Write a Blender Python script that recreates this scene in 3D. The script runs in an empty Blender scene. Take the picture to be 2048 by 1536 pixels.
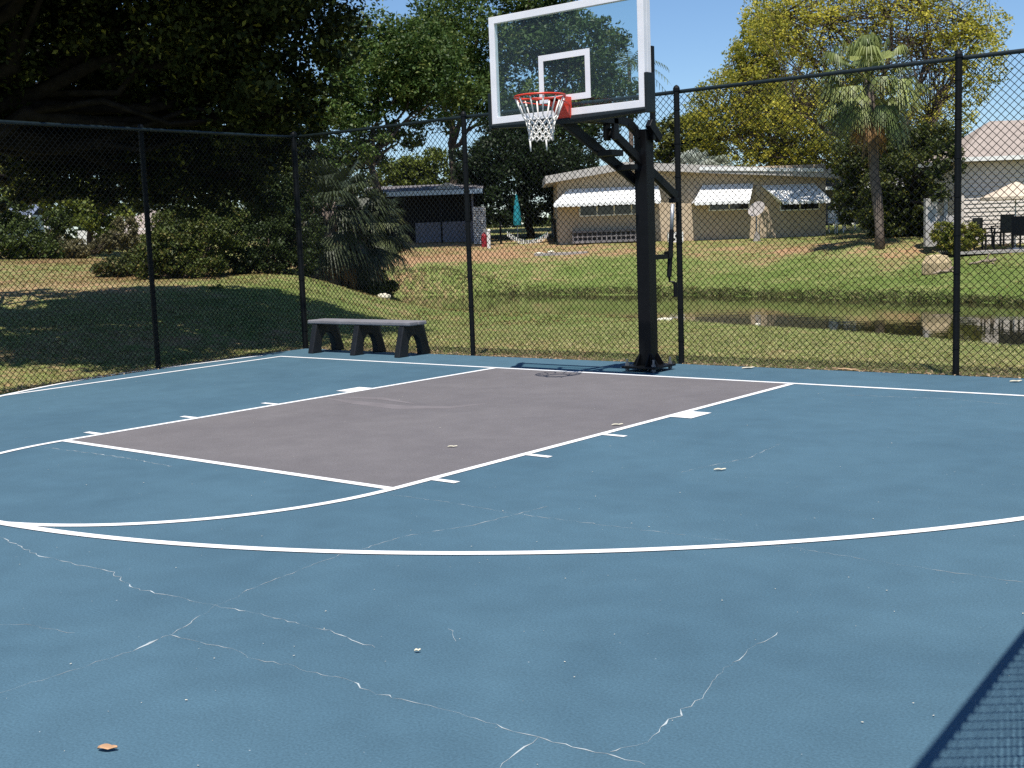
import bpy, bmesh, math, random
import numpy as np
from mathutils import Vector, Matrix

random.seed(7)
rng = np.random.default_rng(11)
S = bpy.context.scene
COL = S.collection
rad = math.radians

# ------------------------------------------------------------------ camera, world, sun, exposure
CAM = np.array([6.80059, -10.26665, 1.46736])
CR = np.array([0.77609585, 0.62955195, -0.03660022])
CU = np.array([-0.04916457, 0.11826697, 0.99176397])
CF = np.array([-0.62869554, 0.76790446, -0.12273816])
FOC = 2372.1
cam_data = bpy.data.cameras.new("camera")
cam_data.sensor_width = 36.0
cam_data.lens = FOC / 2048 * 36.0
cam_data.clip_end = 3000
cam_data.clip_start = 0.05
cam = bpy.data.objects.new("camera", cam_data)
COL.objects.link(cam)
m = Matrix.Identity(4)
for i in range(3):
    m[i][0], m[i][1], m[i][2], m[i][3] = CR[i], CU[i], -CF[i], CAM[i]
cam.matrix_world = m
S.camera = cam

SUNH = np.array([0.545, -0.84])                 # horizontal direction towards the sun
SUNH = SUNH / np.linalg.norm(SUNH)
ELEV = rad(66.2)
w = bpy.data.worlds.new("World")
S.world = w
w.use_nodes = True
nt = w.node_tree
bg = nt.nodes["Background"]
sky = nt.nodes.new("ShaderNodeTexSky")
sky.sky_type = 'NISHITA'
sky.sun_disc = False
sky.sun_elevation = ELEV
sky.sun_rotation = math.atan2(SUNH[0], SUNH[1])
sky.air_density = 1.0
sky.dust_density = 0.0
sky.ozone_density = 8.0
nt.links.new(sky.outputs[0], bg.inputs[0])
bg.inputs[1].default_value = 0.098
sd = bpy.data.lights.new("sun", 'SUN')
sd.energy = 4.75
sd.angle = rad(0.53)
sd.color = (1.0, 0.955, 0.88)
sun = bpy.data.objects.new("sun", sd)
COL.objects.link(sun)
sdir = Vector((SUNH[0] * math.cos(ELEV), SUNH[1] * math.cos(ELEV), math.sin(ELEV)))
sun.rotation_euler = sdir.to_track_quat('Z', 'Y').to_euler()
sun.location = (0, 0, 40)
S.view_settings.view_transform = 'Standard'
S.view_settings.look = 'None'
S.view_settings.exposure = 0.42
S.view_settings.gamma = 1.0
S.cycles.use_denoising = False
S.cycles.max_bounces = 8
S.cycles.transparent_max_bounces = 24

# ------------------------------------------------------------------ survey helpers (measured from the camera station)
RH = np.array([math.cos(rad(39.3)), math.sin(rad(39.3)), 0.0])    # houses stand square to this bearing
FH = np.array([-RH[1], RH[0], 0.0])
YAW = rad(39.3)

def at(px, py, D):
    return CAM + CF * D + CR * ((px - 1024) / FOC * D) + CU * ((768 - py) / FOC * D)

def gp(px, py, z=0.0):
    d = CF * FOC + CR * (px - 1024) + CU * (768 - py)
    return CAM + d * ((z - CAM[2]) / d[2])

# ------------------------------------------------------------------ material helpers
def mat(name, color=(.5, .5, .5), rough=.8, spec=.3, noise=0.0, nscale=8.0, bump=0.0, bscale=40.0, metal=0.0, noise2=0.0, n2scale=1.0):
    M = bpy.data.materials.new(name)
    M.use_nodes = True
    t = M.node_tree
    b = t.nodes["Principled BSDF"]
    b.inputs["Base Color"].default_value = (*color, 1)
    b.inputs["Roughness"].default_value = rough
    b.inputs["Specular IOR Level"].default_value = spec
    b.inputs["Metallic"].default_value = metal
    tc = t.nodes.new("ShaderNodeTexCoord")
    last = None
    for amt, sc in ((noise, nscale), (noise2, n2scale)):
        if amt > 0:
            n = t.nodes.new("ShaderNodeTexNoise")
            n.inputs["Scale"].default_value = sc
            n.inputs["Detail"].default_value = 5
            t.links.new(tc.outputs["Object"], n.inputs["Vector"])
            mr = t.nodes.new("ShaderNodeMapRange")
            mr.inputs[1].default_value = .28
            mr.inputs[2].default_value = .72
            mr.inputs[3].default_value = 1 - amt
            mr.inputs[4].default_value = 1 + amt
            t.links.new(n.outputs["Fac"], mr.inputs[0])
            mx = t.nodes.new("ShaderNodeMix")
            mx.data_type = 'RGBA'
            mx.blend_type = 'MULTIPLY'
            mx.inputs[0].default_value = 1
            if last is None:
                mx.inputs[6].default_value = (*color, 1)
            else:
                t.links.new(last, mx.inputs[6])
            t.links.new(mr.outputs[0], mx.inputs[7])
            last = mx.outputs[2]
    if last is not None:
        t.links.new(last, b.inputs["Base Color"])
    if bump > 0:
        n = t.nodes.new("ShaderNodeTexNoise")
        n.inputs["Scale"].default_value = bscale
        n.inputs["Detail"].default_value = 4
        t.links.new(tc.outputs["Object"], n.inputs["Vector"])
        bp = t.nodes.new("ShaderNodeBump")
        bp.inputs["Strength"].default_value = bump
        bp.inputs["Distance"].default_value = .02
        t.links.new(n.outputs["Fac"], bp.inputs["Height"])
        t.links.new(bp.outputs[0], b.inputs["Normal"])
    return M

def leaf_mat(name, transl=.3, rough=.5, spec=.25):
    M = bpy.data.materials.new(name)
    M.use_nodes = True
    t = M.node_tree
    b = t.nodes["Principled BSDF"]
    b.inputs["Roughness"].default_value = rough
    b.inputs["Specular IOR Level"].default_value = spec
    a = t.nodes.new("ShaderNodeAttribute")
    a.attribute_name = "col"
    t.links.new(a.outputs["Color"], b.inputs["Base Color"])
    tr = t.nodes.new("ShaderNodeBsdfTranslucent")
    t.links.new(a.outputs["Color"], tr.inputs["Color"])
    mx = t.nodes.new("ShaderNodeMixShader")
    mx.inputs[0].default_value = transl
    t.links.new(b.outputs[0], mx.inputs[1])
    t.links.new(tr.outputs[0], mx.inputs[2])
    t.links.new(mx.outputs[0], t.nodes["Material Output"].inputs[0])
    return M

# ------------------------------------------------------------------ object helpers
def thing(name, label, cat, loc=(0, 0, 0), rotz=0.0, group=None):
    o = bpy.data.objects.new(name, None)
    COL.objects.link(o)
    o.location = tuple(float(v) for v in loc)
    o.rotation_euler = (0, 0, rotz)
    o.empty_display_size = .2
    o["label"] = label
    o["category"] = cat
    if group:
        o["group"] = group
    return o

def tag(o, label=None, cat=None, group=None, kind=None):
    for k, v in (("label", label), ("category", cat), ("group", group), ("kind", kind)):
        if v:
            o[k] = v
    return o

def link_mesh(name, me, parent=None):
    o = bpy.data.objects.new(name, me)
    COL.objects.link(o)
    if parent is not None:
        o.parent = parent
    return o

def np_mesh(name, V, F, mats, parent=None, cols=None, smooth=False, origin=None):
    """V (n,3), F (m,k) arrays; origin: world point the vertices are taken relative to."""
    V = np.asarray(V, dtype=np.float32)
    F = np.asarray(F, dtype=np.int32)
    if origin is not None:
        V = V - np.asarray(origin, dtype=np.float32)
    me = bpy.data.meshes.new(name)
    k = F.shape[1]
    me.vertices.add(len(V))
    me.vertices.foreach_set("co", V.ravel())
    me.loops.add(F.size)
    me.loops.foreach_set("vertex_index", F.ravel())
    me.polygons.add(len(F))
    me.polygons.foreach_set("loop_start", np.arange(0, F.size, k, dtype=np.int32))
    me.polygons.foreach_set("loop_total", np.full(len(F), k, dtype=np.int32))
    if cols is not None:
        a = me.attributes.new("col", 'FLOAT_COLOR', 'POINT')
        c = np.ones((len(V), 4), dtype=np.float32)
        c[:, :3] = cols
        a.data.foreach_set("color", c.ravel())
    for mm in (mats if isinstance(mats, (list, tuple)) else [mats]):
        me.materials.append(mm)
    me.update(calc_edges=True)
    me.validate()
    if smooth:
        me.polygons.foreach_set("use_smooth", np.ones(len(F), dtype=bool))
    return link_mesh(name, me, parent)

class MB:
    """collects boxes, bars, tubes and prisms, then links them as ONE mesh object"""
    def __init__(self):
        self.v, self.f, self.mi, self.cur = [], [], [], 0
    def add(self, V, F):
        o = len(self.v)
        self.v.extend([tuple(float(c) for c in p) for p in V])
        for f in F:
            self.f.append([o + i for i in f])
            self.mi.append(self.cur)
        return self
    def box(self, c, s, rot=None):
        c = np.array(c, float)
        V = []
        for dx in (-.5, .5):
            for dy in (-.5, .5):
                for dz in (-.5, .5):
                    p = np.array([dx * s[0], dy * s[1], dz * s[2]])
                    if rot is not None:
                        p = np.array(rot) @ p
                    V.append(c + p)
        return self.add(V, [(0, 1, 3, 2), (4, 6, 7, 5), (0, 4, 5, 1), (2, 3, 7, 6), (0, 2, 6, 4), (1, 5, 7, 3)])
    def bar(self, a, b, wx, wz, up=(0, 0, 1)):
        """rectangular bar from a to b; wx sideways, wz along up"""
        a, b = np.array(a, float), np.array(b, float)
        d = b - a
        L = np.linalg.norm(d)
        d = d / L
        s = np.cross(d, np.array(up, float))
        s = s / np.linalg.norm(s)
        u = np.cross(s, d)
        R = np.stack([s, d, u], axis=1)
        return self.box((a + b) / 2, (wx, L, wz), R)
    def tube(self, path, r, n=8, cap=True):
        P = [np.array(p, float) for p in path]
        rr = r if isinstance(r, (list, tuple, np.ndarray)) else [r] * len(P)
        V, F = [], []
        ref = None
        for i, p in enumerate(P):
            d = P[min(i + 1, len(P) - 1)] - P[max(i - 1, 0)]
            d = d / (np.linalg.norm(d) + 1e-9)
            if ref is None:
                ref = np.array([1., 0, 0]) if abs(d[0]) < .8 else np.array([0, 1., 0])
            s = ref - d * (ref @ d)
            s = s / (np.linalg.norm(s) + 1e-9)
            ref = s
            t = np.cross(d, s)
            for k in range(n):
                a = 2 * math.pi * k / n
                V.append(p + (s * math.cos(a) + t * math.sin(a)) * rr[i])
        for i in range(len(P) - 1):
            for k in range(n):
                k2 = (k + 1) % n
                F.append((i * n + k, i * n + k2, (i + 1) * n + k2, (i + 1) * n + k))
        if cap:
            F.append(tuple(range(n - 1, -1, -1)))
            F.append(tuple((len(P) - 1) * n + k for k in range(n)))
        return self.add(V, F)
    def ring(self, c, R, r, n=32, m=8, a0=0.0, a1=2 * math.pi):
        c = np.array(c, float)
        full = abs(a1 - a0 - 2 * math.pi) < 1e-6
        N = n if full else n + 1
        V, F = [], []
        for i in range(N):
            a = a0 + (a1 - a0) * i / n
            for k in range(m):
                b = 2 * math.pi * k / m
                V.append(c + np.array([math.cos(a) * (R + r * math.cos(b)), math.sin(a) * (R + r * math.cos(b)), r * math.sin(b)]))
        for i in range(n):
            j = (i + 1) % N
            for k in range(m):
                k2 = (k + 1) % m
                F.append((i * m + k, j * m + k, j * m + k2, i * m + k2))
        return self.add(V, F)
    def prism(self, poly, axis, a, b):
        """poly: list of 2D points in the two other axes; extruded along axis from a to b"""
        n = len(poly)
        V = []
        for h in (a, b):
            for p in poly:
                q = [0, 0, 0]
                o = [i for i in range(3) if i != axis]
                q[axis] = h
                q[o[0]], q[o[1]] = p
                V.append(q)
        F = [tuple(range(n)), tuple(range(2 * n - 1, n - 1, -1))]
        for i in range(n):
            j = (i + 1) % n
            F.append((i, j, n + j, n + i))
        return self.add(V, F)
    def build(self, name, mats, parent=None, origin=None, bevel=0.0, smooth=False, label=None):
        V = np.array(self.v, float)
        if origin is not None:
            V = V - np.array(origin, float)
        me = bpy.data.meshes.new(name)
        me.from_pydata([tuple(p) for p in V], [], self.f)
        for mm in (mats if isinstance(mats, (list, tuple)) else [mats]):
            me.materials.append(mm)
        if max(self.mi, default=0) > 0:
            me.polygons.foreach_set("material_index", self.mi)
        bm = bmesh.new()
        bm.from_mesh(me)
        bmesh.ops.recalc_face_normals(bm, faces=bm.faces)
        bm.to_mesh(me)
        bm.free()
        if smooth:
            me.polygons.foreach_set("use_smooth", [True] * len(me.polygons))
        me.update()
        o = link_mesh(name, me, parent)
        if bevel > 0:
            bv = o.modifiers.new("bevel", 'BEVEL')
            bv.width = bevel
            bv.segments = 2
            bv.limit_method = 'ANGLE'
        if label:
            o["label"] = label
        return o

# ------------------------------------------------------------------ materials
M_BLACK = mat("black_paint", (.004, .004, .005), .45, .2, noise=.25, nscale=9)
M_BLACKP = mat("black_plastic", (.010, .011, .013), .5, .35, noise=.25, nscale=12, bump=.15, bscale=60)
M_VINYL = mat("black_vinyl", (.004, .005, .006), .55, .18, noise=.35, nscale=60)
M_RAIL = mat("rail_vinyl", (.007, .014, .016), .42, .4, noise=.3, nscale=25)
M_STEEL = mat("galvanised_steel", (.42, .43, .45), .45, .5, noise=.2, nscale=30, metal=.7)
M_BOLT = mat("dull_steel", (.16, .16, .17), .5, .4, metal=.5)
M_WHITE = mat("white_enamel", (.80, .78, .80), .35, .5, noise=.05, nscale=6)
M_WPAINT = mat("white_wall_paint", (.78, .77, .74), .6, .3, noise=.08, nscale=3)
M_ORANGE = mat("orange_enamel", (.62, .045, .018), .35, .5, noise=.12, nscale=20)
M_NET = mat("net_cord", (.76, .73, .68), .9, .1, noise=.12, nscale=40)
M_PAD = mat("pad_foam", (.007, .012, .014), .5, .35, noise=.2, nscale=15)
M_BENCHTOP = mat("grey_plastic_plank", (.19, .185, .2), .55, .4, noise=.15, nscale=6, bump=.2, bscale=50)
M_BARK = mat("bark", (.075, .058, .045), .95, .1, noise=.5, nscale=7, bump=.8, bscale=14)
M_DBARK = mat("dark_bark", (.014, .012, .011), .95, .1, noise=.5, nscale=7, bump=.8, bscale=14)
M_PBARK = mat("palm_bark", (.15, .12, .10), .95, .1, noise=.4, nscale=6, bump=.8, bscale=10)
M_LEAF = leaf_mat("leaf", .3)
M_LEAFD = leaf_mat("shaded_leaf", .12, .55, .2)
M_LEAFG = leaf_mat("golden_leaf", .45)
M_FROND = leaf_mat("frond", .2, .45, .3)
M_GRASS = leaf_mat("grass_blade", .35, .7, .15)
M_DARK = mat("shade_and_dark_paint", (.012, .012, .014), .8, .1)  # near-black, holds interior shade in its colour; also plain dark posts
M_WINGL = mat("window_glass_dark", (.02, .022, .025), .06, .6)
M_TAN = mat("tan_stucco", (.51, .405, .29), .85, .2, noise=.08, nscale=2, bump=.15, bscale=30)
M_GRAVELROOF = mat("gravel_roof", (.48, .45, .42), .9, .1, noise=.15, nscale=5, bump=.3, bscale=25)
M_GREYROOF = mat("grey_shingle", (.16, .15, .155), .9, .1, noise=.25, nscale=5, bump=.3, bscale=20)
M_PINKROOF = mat("pinkish_tile", (.34, .285, .25), .85, .15, noise=.12, nscale=4, bump=.3, bscale=18)
M_AWN = mat("white_awning_metal", (.85, .85, .84), .35, .5)
M_BLUEWHITE = mat("pale_blue_fascia", (.42, .52, .62), .5, .4, noise=.06)
M_SIDING = mat("cream_siding", (.62, .56, .50), .6, .3, noise=.06, nscale=3)
M_LILAC = mat("grey_porch_panel", (.20, .19, .22), .7, .2, noise=.12, nscale=3)
M_TEAL = mat("teal_canvas", (.02, .22, .27), .8, .2, noise=.1)
M_BEIGE = mat("beige_canvas", (.58, .48, .37), .8, .2, noise=.08, nscale=4)
M_CONC = mat("concrete", (.36, .33, .31), .9, .15, noise=.15, nscale=4, bump=.2, bscale=40)
M_WOOD = mat("weathered_wood", (.28, .22, .16), .9, .15, noise=.35, nscale=12, bump=.5, bscale=30)
M_RED = mat("red_plastic", (.26, .018, .028), .6, .3)
M_DRYLEAF = mat("dry_leaf", (.50, .30, .17), .8, .2, noise=.25, nscale=30)
M_LITTER = mat("pale_litter", (.62, .58, .46), .8, .2, noise=.2, nscale=60)

# ------------------------------------------------------------------ terrain
# survey: (px, py, depth or None with z, dryness 0 green .. 1 tan, mulch)
CT = []
def T(px, py, D=None, z=None, dry=.4, mulch=0.0):
    p = at(px, py, D) if D is not None else gp(px, py, z)
    CT.append((p[0], p[1], p[2], dry, mulch))
for px, py in ((700, 703), (950, 708), (1150, 717), (1370, 727), (1640, 738), (1912, 750), (2040, 755)):
    T(px, py, z=-.05, dry=.55)
for px, py in ((610, 697), (400, 722), (200, 754), (20, 785)):
    T(px, py, z=-.05, dry=.5)
for px, py in ((700, 660), (1150, 670), (1600, 690), (1912, 710)):
    T(px, py, z=-.16, dry=.42)
NEARE = [(775, 606), (850, 617), (950, 621), (1150, 626), (1350, 637), (1448, 647), (1720, 663), (1900, 679), (2048, 692), (2300, 722), (2700, 790)]
FARE = [(2700, 640), (2300, 620), (2048, 609), (1900, 603), (1700, 598), (1500, 593), (1350, 590), (1150, 590), (950, 588), (785, 592)]
WZ = -.5
for px, py in NEARE:
    T(px, py, z=WZ + .03, dry=.35)
for px, py in FARE:
    T(px, py, z=WZ + .05, dry=.1)
# left mound
for a in ((300, 700, 16.5, .5), (50, 720, 15.5, .5), (550, 660, 18.5, .45), (300, 640, 20, .4), (0, 640, 20, .45), (550, 630, 21, .4), (250, 612, 22.5, .45), (0, 615, 22.5, .6),
          (500, 612, 23, .3), (620, 612, 24, .25), (200, 575, 25, .95), (60, 580, 25, .9), (350, 565, 26, .6), (480, 560, 27, .35), (600, 552, 28, .3), (560, 580, 25.5, .25),
          (660, 562, 28.5, .3), (700, 585, 28.5, .3), (700, 610, 26, .3), (760, 598, 30, .35), (760, 625, 27, .5),
          (200, 545, 30, .85), (50, 545, 31, .5), (380, 545, 30, .5), (100, 520, 38, .6), (300, 520, 38, .5), (0, 515, 40, .7), (-150, 520, 36, .5), (-150, 600, 23, .5), (-200, 680, 17, .5),
          (690, 570, 34, .4), (740, 560, 37, .4)):
    T(a[0], a[1], a[2], dry=a[3])
T(400, 552, 28.6, dry=.6, mulch=1)
T(150, 520, 35, dry=.6, mulch=.4)
T(500, 548, 30, dry=.5, mulch=.6)
T(310, 560, 27, dry=.6, mulch=.5)
# far lawn
for a in ((820, 570, 41, .3), (950, 573, 41.5, .1), (1200, 572, 40, .08), (1600, 572, 34.5, .05), (1900, 577, 30.2, .0), (2040, 580, 28.7, .0),
          (830, 545, 43, .75), (950, 540, 43.5, .35), (1200, 533, 43, .12), (1600, 532, 38.3, .1), (1900, 543, 32.8, .05), (2040, 545, 31.2, .0),
          (840, 515, 46, 1.), (950, 510, 46.5, 1.), (1200, 503, 46, .9), (1600, 502, 41.6, .85), (1800, 508, 38, .8), (1920, 516, 35.4, .5), (2040, 515, 34, .4),
          (850, 493, 50, .9), (950, 492, 50.5, .9), (1200, 486, 49, .6), (1600, 480, 47, .5), (1760, 488, 38.7, .5), (1900, 488, 38.5, .5), (2048, 492, 37.5, .5)):
    T(a[0], a[1], a[2], dry=a[3])
CT.append((-3, -6, -.06, .5, 0)); CT.append((-8, -8, -.02, .5, 0)); CT.append((3, -12, -.06, .5, 0)); CT.append((8, -3, -.06, .5, 0)); CT.append((0, -4, -.06, .5, 0))
CT.append((4, -20, -.05, .5, 0)); CT.append((16, -10, -.1, .5, 0)); CT.append((-14, -16, 0, .5, 0))
for k in range(14):
    a = 2 * math.pi * k / 14
    CT.append((-10 + 150 * math.cos(a), 20 + 150 * math.sin(a), 1.0, .5, 0))
CT = np.array(CT)

def tps_fit(P, val, lam=.02):
    n = len(P)
    d = np.linalg.norm(P[:, None] - P[None], axis=2) / 30
    K = np.where(d > 0, d * d * np.log(d + 1e-12), 0) + lam * np.eye(n) * .05
    Q = np.hstack([np.ones((n, 1)), P / 30])
    A = np.block([[K, Q], [Q.T, np.zeros((3, 3))]])
    return np.linalg.solve(A, np.concatenate([val, np.zeros(3)]))
TW = tps_fit(CT[:, :2], CT[:, 2])
def tps(XY):
    XY = np.atleast_2d(np.asarray(XY, float))
    out = np.zeros(len(XY))
    for i in range(0, len(XY), 20000):
        q = XY[i:i + 20000]
        d = np.linalg.norm(q[:, None] - CT[None, :, :2], axis=2) / 30
        K = np.where(d > 0, d * d * np.log(d + 1e-12), 0)
        out[i:i + 20000] = K @ TW[:-3] + TW[-3] + (q / 30) @ TW[-2:]
    return out

POND = np.array([gp(px, py, WZ)[:2] for px, py in NEARE + FARE])
def pond_sd(XY):
    XY = np.atleast_2d(np.asarray(XY, float))
    inside = np.zeros(len(XY), bool)
    dist = np.full(len(XY), 1e9)
    n = len(POND)
    for i in range(n):
        a, b = POND[i], POND[(i + 1) % n]
        ab = b - a
        t = np.clip(((XY - a) @ ab) / (ab @ ab), 0, 1)
        dist = np.minimum(dist, np.linalg.norm(XY - (a + t[:, None] * ab), axis=1))
        c = ((a[1] > XY[:, 1]) != (b[1] > XY[:, 1]))
        with np.errstate(divide='ignore', invalid='ignore'):
            xi = (b[0] - a[0]) * (XY[:, 1] - a[1]) / (b[1] - a[1]) + a[0]
        inside ^= c & (XY[:, 0] < xi)
    return np.where(inside, -dist, dist)

def sstep(x):
    x = np.clip(x, 0, 1)
    return x * x * (3 - 2 * x)

def ground_z(XY):
    XY = np.atleast_2d(np.asarray(XY, float))
    z = tps(XY)
    r = np.linalg.norm(XY - np.array([-10, 20]), axis=1)
    z = np.clip(z, -.55, 3.2)
    z = z + (1.0 - z) * sstep((r - 70) / 60)
    # flat under the court
    cx = np.maximum(np.maximum(-6.4 - XY[:, 0], XY[:, 0] - 7.0), 0)
    cy = np.maximum(np.maximum(-13.0 - XY[:, 1], XY[:, 1] - 1.1), 0)
    z = -.055 + (z + .055) * sstep(np.hypot(cx, cy) / 3.0)
    sdv = pond_sd(XY)
    z = np.where(sdv < 0, WZ - .9 * sstep(-sdv / 1.0), WZ + .0 + (z - WZ) * sstep((sdv + .1) / 1.0))
    return z
def gz(x, y):
    return float(ground_z([[x, y]])[0])

gx = np.concatenate([np.array([-900, -500, -300, -200, -150, -110, -90, -75]), np.arange(-66, 34, .45), np.array([36, 40, 46, 55, 70, 100, 150, 300, 600, 900])])
gy = np.concatenate([np.array([-900, -500, -250, -120, -70, -45, -32]), np.arange(-24, 66, .45), np.array([69, 74, 82, 95, 115, 150, 220, 400, 900])])
GX, GY = np.meshgrid(gx, gy, indexing='ij')
XY = np.stack([GX.ravel(), GY.ravel()], 1)
GZ = ground_z(XY)
near = np.linalg.norm(XY - np.array([-10, 20]), axis=1) < 70
court_d = np.hypot(np.maximum(np.maximum(-6.4 - XY[:, 0], XY[:, 0] - 7.0), 0), np.maximum(np.maximum(-13.0 - XY[:, 1], XY[:, 1] - 1.1), 0))
GZ = GZ + np.where(near & (court_d > 1), (rng.random(len(XY)) - .5) * .035, 0)
nx, ny = len(gx), len(gy)
idx = np.arange(nx * ny).reshape(nx, ny)
GF = np.stack([idx[:-1, :-1].ravel(), idx[1:, :-1].ravel(), idx[1:, 1:].ravel(), idx[:-1, 1:].ravel()], 1)
# dryness / mulch by inverse distance weighting
def zone(XY):
    out = np.zeros((len(XY), 2))
    for i in range(0, len(XY), 20000):
        q = XY[i:i + 20000]
        d2 = ((q[:, None] - CT[None, :, :2]) ** 2).sum(2) + .3
        wgt = 1 / d2 ** 1.6
        out[i:i + 20000] = (wgt @ CT[:, 3:5]) / wgt.sum(1, keepdims=True)
    return out
Z2 = zone(XY)
M_GROUND = bpy.data.materials.new("lawn_ground")
M_GROUND.use_nodes = True
t = M_GROUND.node_tree
b = t.nodes["Principled BSDF"]
b.inputs["Roughness"].default_value = .95
b.inputs["Specular IOR Level"].default_value = .1
tc = t.nodes.new("ShaderNodeTexCoord")
a = t.nodes.new("ShaderNodeAttribute"); a.attribute_name = "col"
sep = t.nodes.new("ShaderNodeSeparateColor")
t.links.new(a.outputs["Color"], sep.inputs[0])
def gnoise(scale, lo, hi, detail=5):
    n = t.nodes.new("ShaderNodeTexNoise")
    n.inputs["Scale"].default_value = scale
    n.inputs["Detail"].default_value = detail
    t.links.new(tc.outputs["Object"], n.inputs["Vector"])
    mr = t.nodes.new("ShaderNodeMapRange")
    mr.inputs[1].default_value = .3; mr.inputs[2].default_value = .7
    mr.inputs[3].default_value = lo; mr.inputs[4].default_value = hi
    t.links.new(n.outputs["Fac"], mr.inputs[0])
    return mr.outputs[0]
def madd(x, y, op='ADD'):
    mm = t.nodes.new("ShaderNodeMath"); mm.operation = op
    for i, v in enumerate((x, y)):
        if isinstance(v, (int, float)): mm.inputs[i].default_value = v
        else: t.links.new(v, mm.inputs[i])
    return mm.outputs[0]
fac = madd(madd(sep.outputs[0], gnoise(1.1, -.28, .28)), gnoise(6.5, -.35, .35))
fac = madd(fac, gnoise(.28, -.2, .2))
ramp = t.nodes.new("ShaderNodeValToRGB")
e = ramp.color_ramp.elements
e[0].position = 0.0; e[0].color = (.115, .16, .038, 1)
e[1].position = 1.0; e[1].color = (.37, .225, .125, 1)
x = e.new(.45); x.color = (.19, .215, .07, 1)
x = e.new(.75); x.color = (.285, .22, .105, 1)
t.links.new(fac, ramp.inputs[0])
mx = t.nodes.new("ShaderNodeMix"); mx.data_type = 'RGBA'
t.links.new(madd(sep.outputs[1], gnoise(2.0, .6, 1.4), 'MULTIPLY'), mx.inputs[0])
t.links.new(ramp.outputs[0], mx.inputs[6])
mx.inputs[7].default_value = (.20, .075, .045, 1)
mx2 = t.nodes.new("ShaderNodeMix"); mx2.data_type = 'RGBA'; mx2.blend_type = 'MULTIPLY'; mx2.inputs[0].default_value = 1
t.links.new(mx.outputs[2], mx2.inputs[6])
t.links.new(gnoise(22, .6, 1.35), mx2.inputs[7])
t.links.new(mx2.outputs[2], b.inputs["Base Color"])
bp = t.nodes.new("ShaderNodeBump"); bp.inputs["Strength"].default_value = .4; bp.inputs["Distance"].default_value = .05
n = t.nodes.new("ShaderNodeTexNoise"); n.inputs["Scale"].default_value = 14; n.inputs["Detail"].default_value = 6
t.links.new(tc.outputs["Object"], n.inputs["Vector"]); t.links.new(n.outputs["Fac"], bp.inputs["Height"]); t.links.new(bp.outputs[0], b.inputs["Normal"])
cols = np.zeros((len(XY), 3)); cols[:, 0] = Z2[:, 0]; cols[:, 1] = np.clip(Z2[:, 1] * 1.1, 0, 1)
go = np_mesh("ground", np.column_stack([XY, GZ]), GF, M_GROUND, cols=cols, smooth=True)
tag(go, kind='structure')

# pond water
M_WATER = bpy.data.materials.new("pond_water")
M_WATER.use_nodes = True
t = M_WATER.node_tree
b = t.nodes["Principled BSDF"]
b.inputs["Base Color"].default_value = (.03, .028, .012, 1)
b.inputs["Roughness"].default_value = .035
b.inputs["IOR"].default_value = 1.6
b.inputs["Specular IOR Level"].default_value = .8
tc = t.nodes.new("ShaderNodeTexCoord")
n = t.nodes.new("ShaderNodeTexNoise"); n.inputs["Scale"].default_value = 2.2; n.inputs["Detail"].default_value = 3
bp = t.nodes.new("ShaderNodeBump"); bp.inputs["Strength"].default_value = .05; bp.inputs["Distance"].default_value = .05
t.links.new(tc.outputs["Object"], n.inputs["Vector"]); t.links.new(n.outputs["Fac"], bp.inputs["Height"]); t.links.new(bp.outputs[0], b.inputs["Normal"])
me = bpy.data.meshes.new("pond_water")
cen = POND.mean(0)
wv = [tuple(p + (p - cen) / np.linalg.norm(p - cen) * .7) + (WZ,) for p in POND]
me.from_pydata(wv, [], [tuple(range(len(wv)))])
me.materials.append(M_WATER)
tag(link_mesh("pond_water", me), kind='structure')

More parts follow.
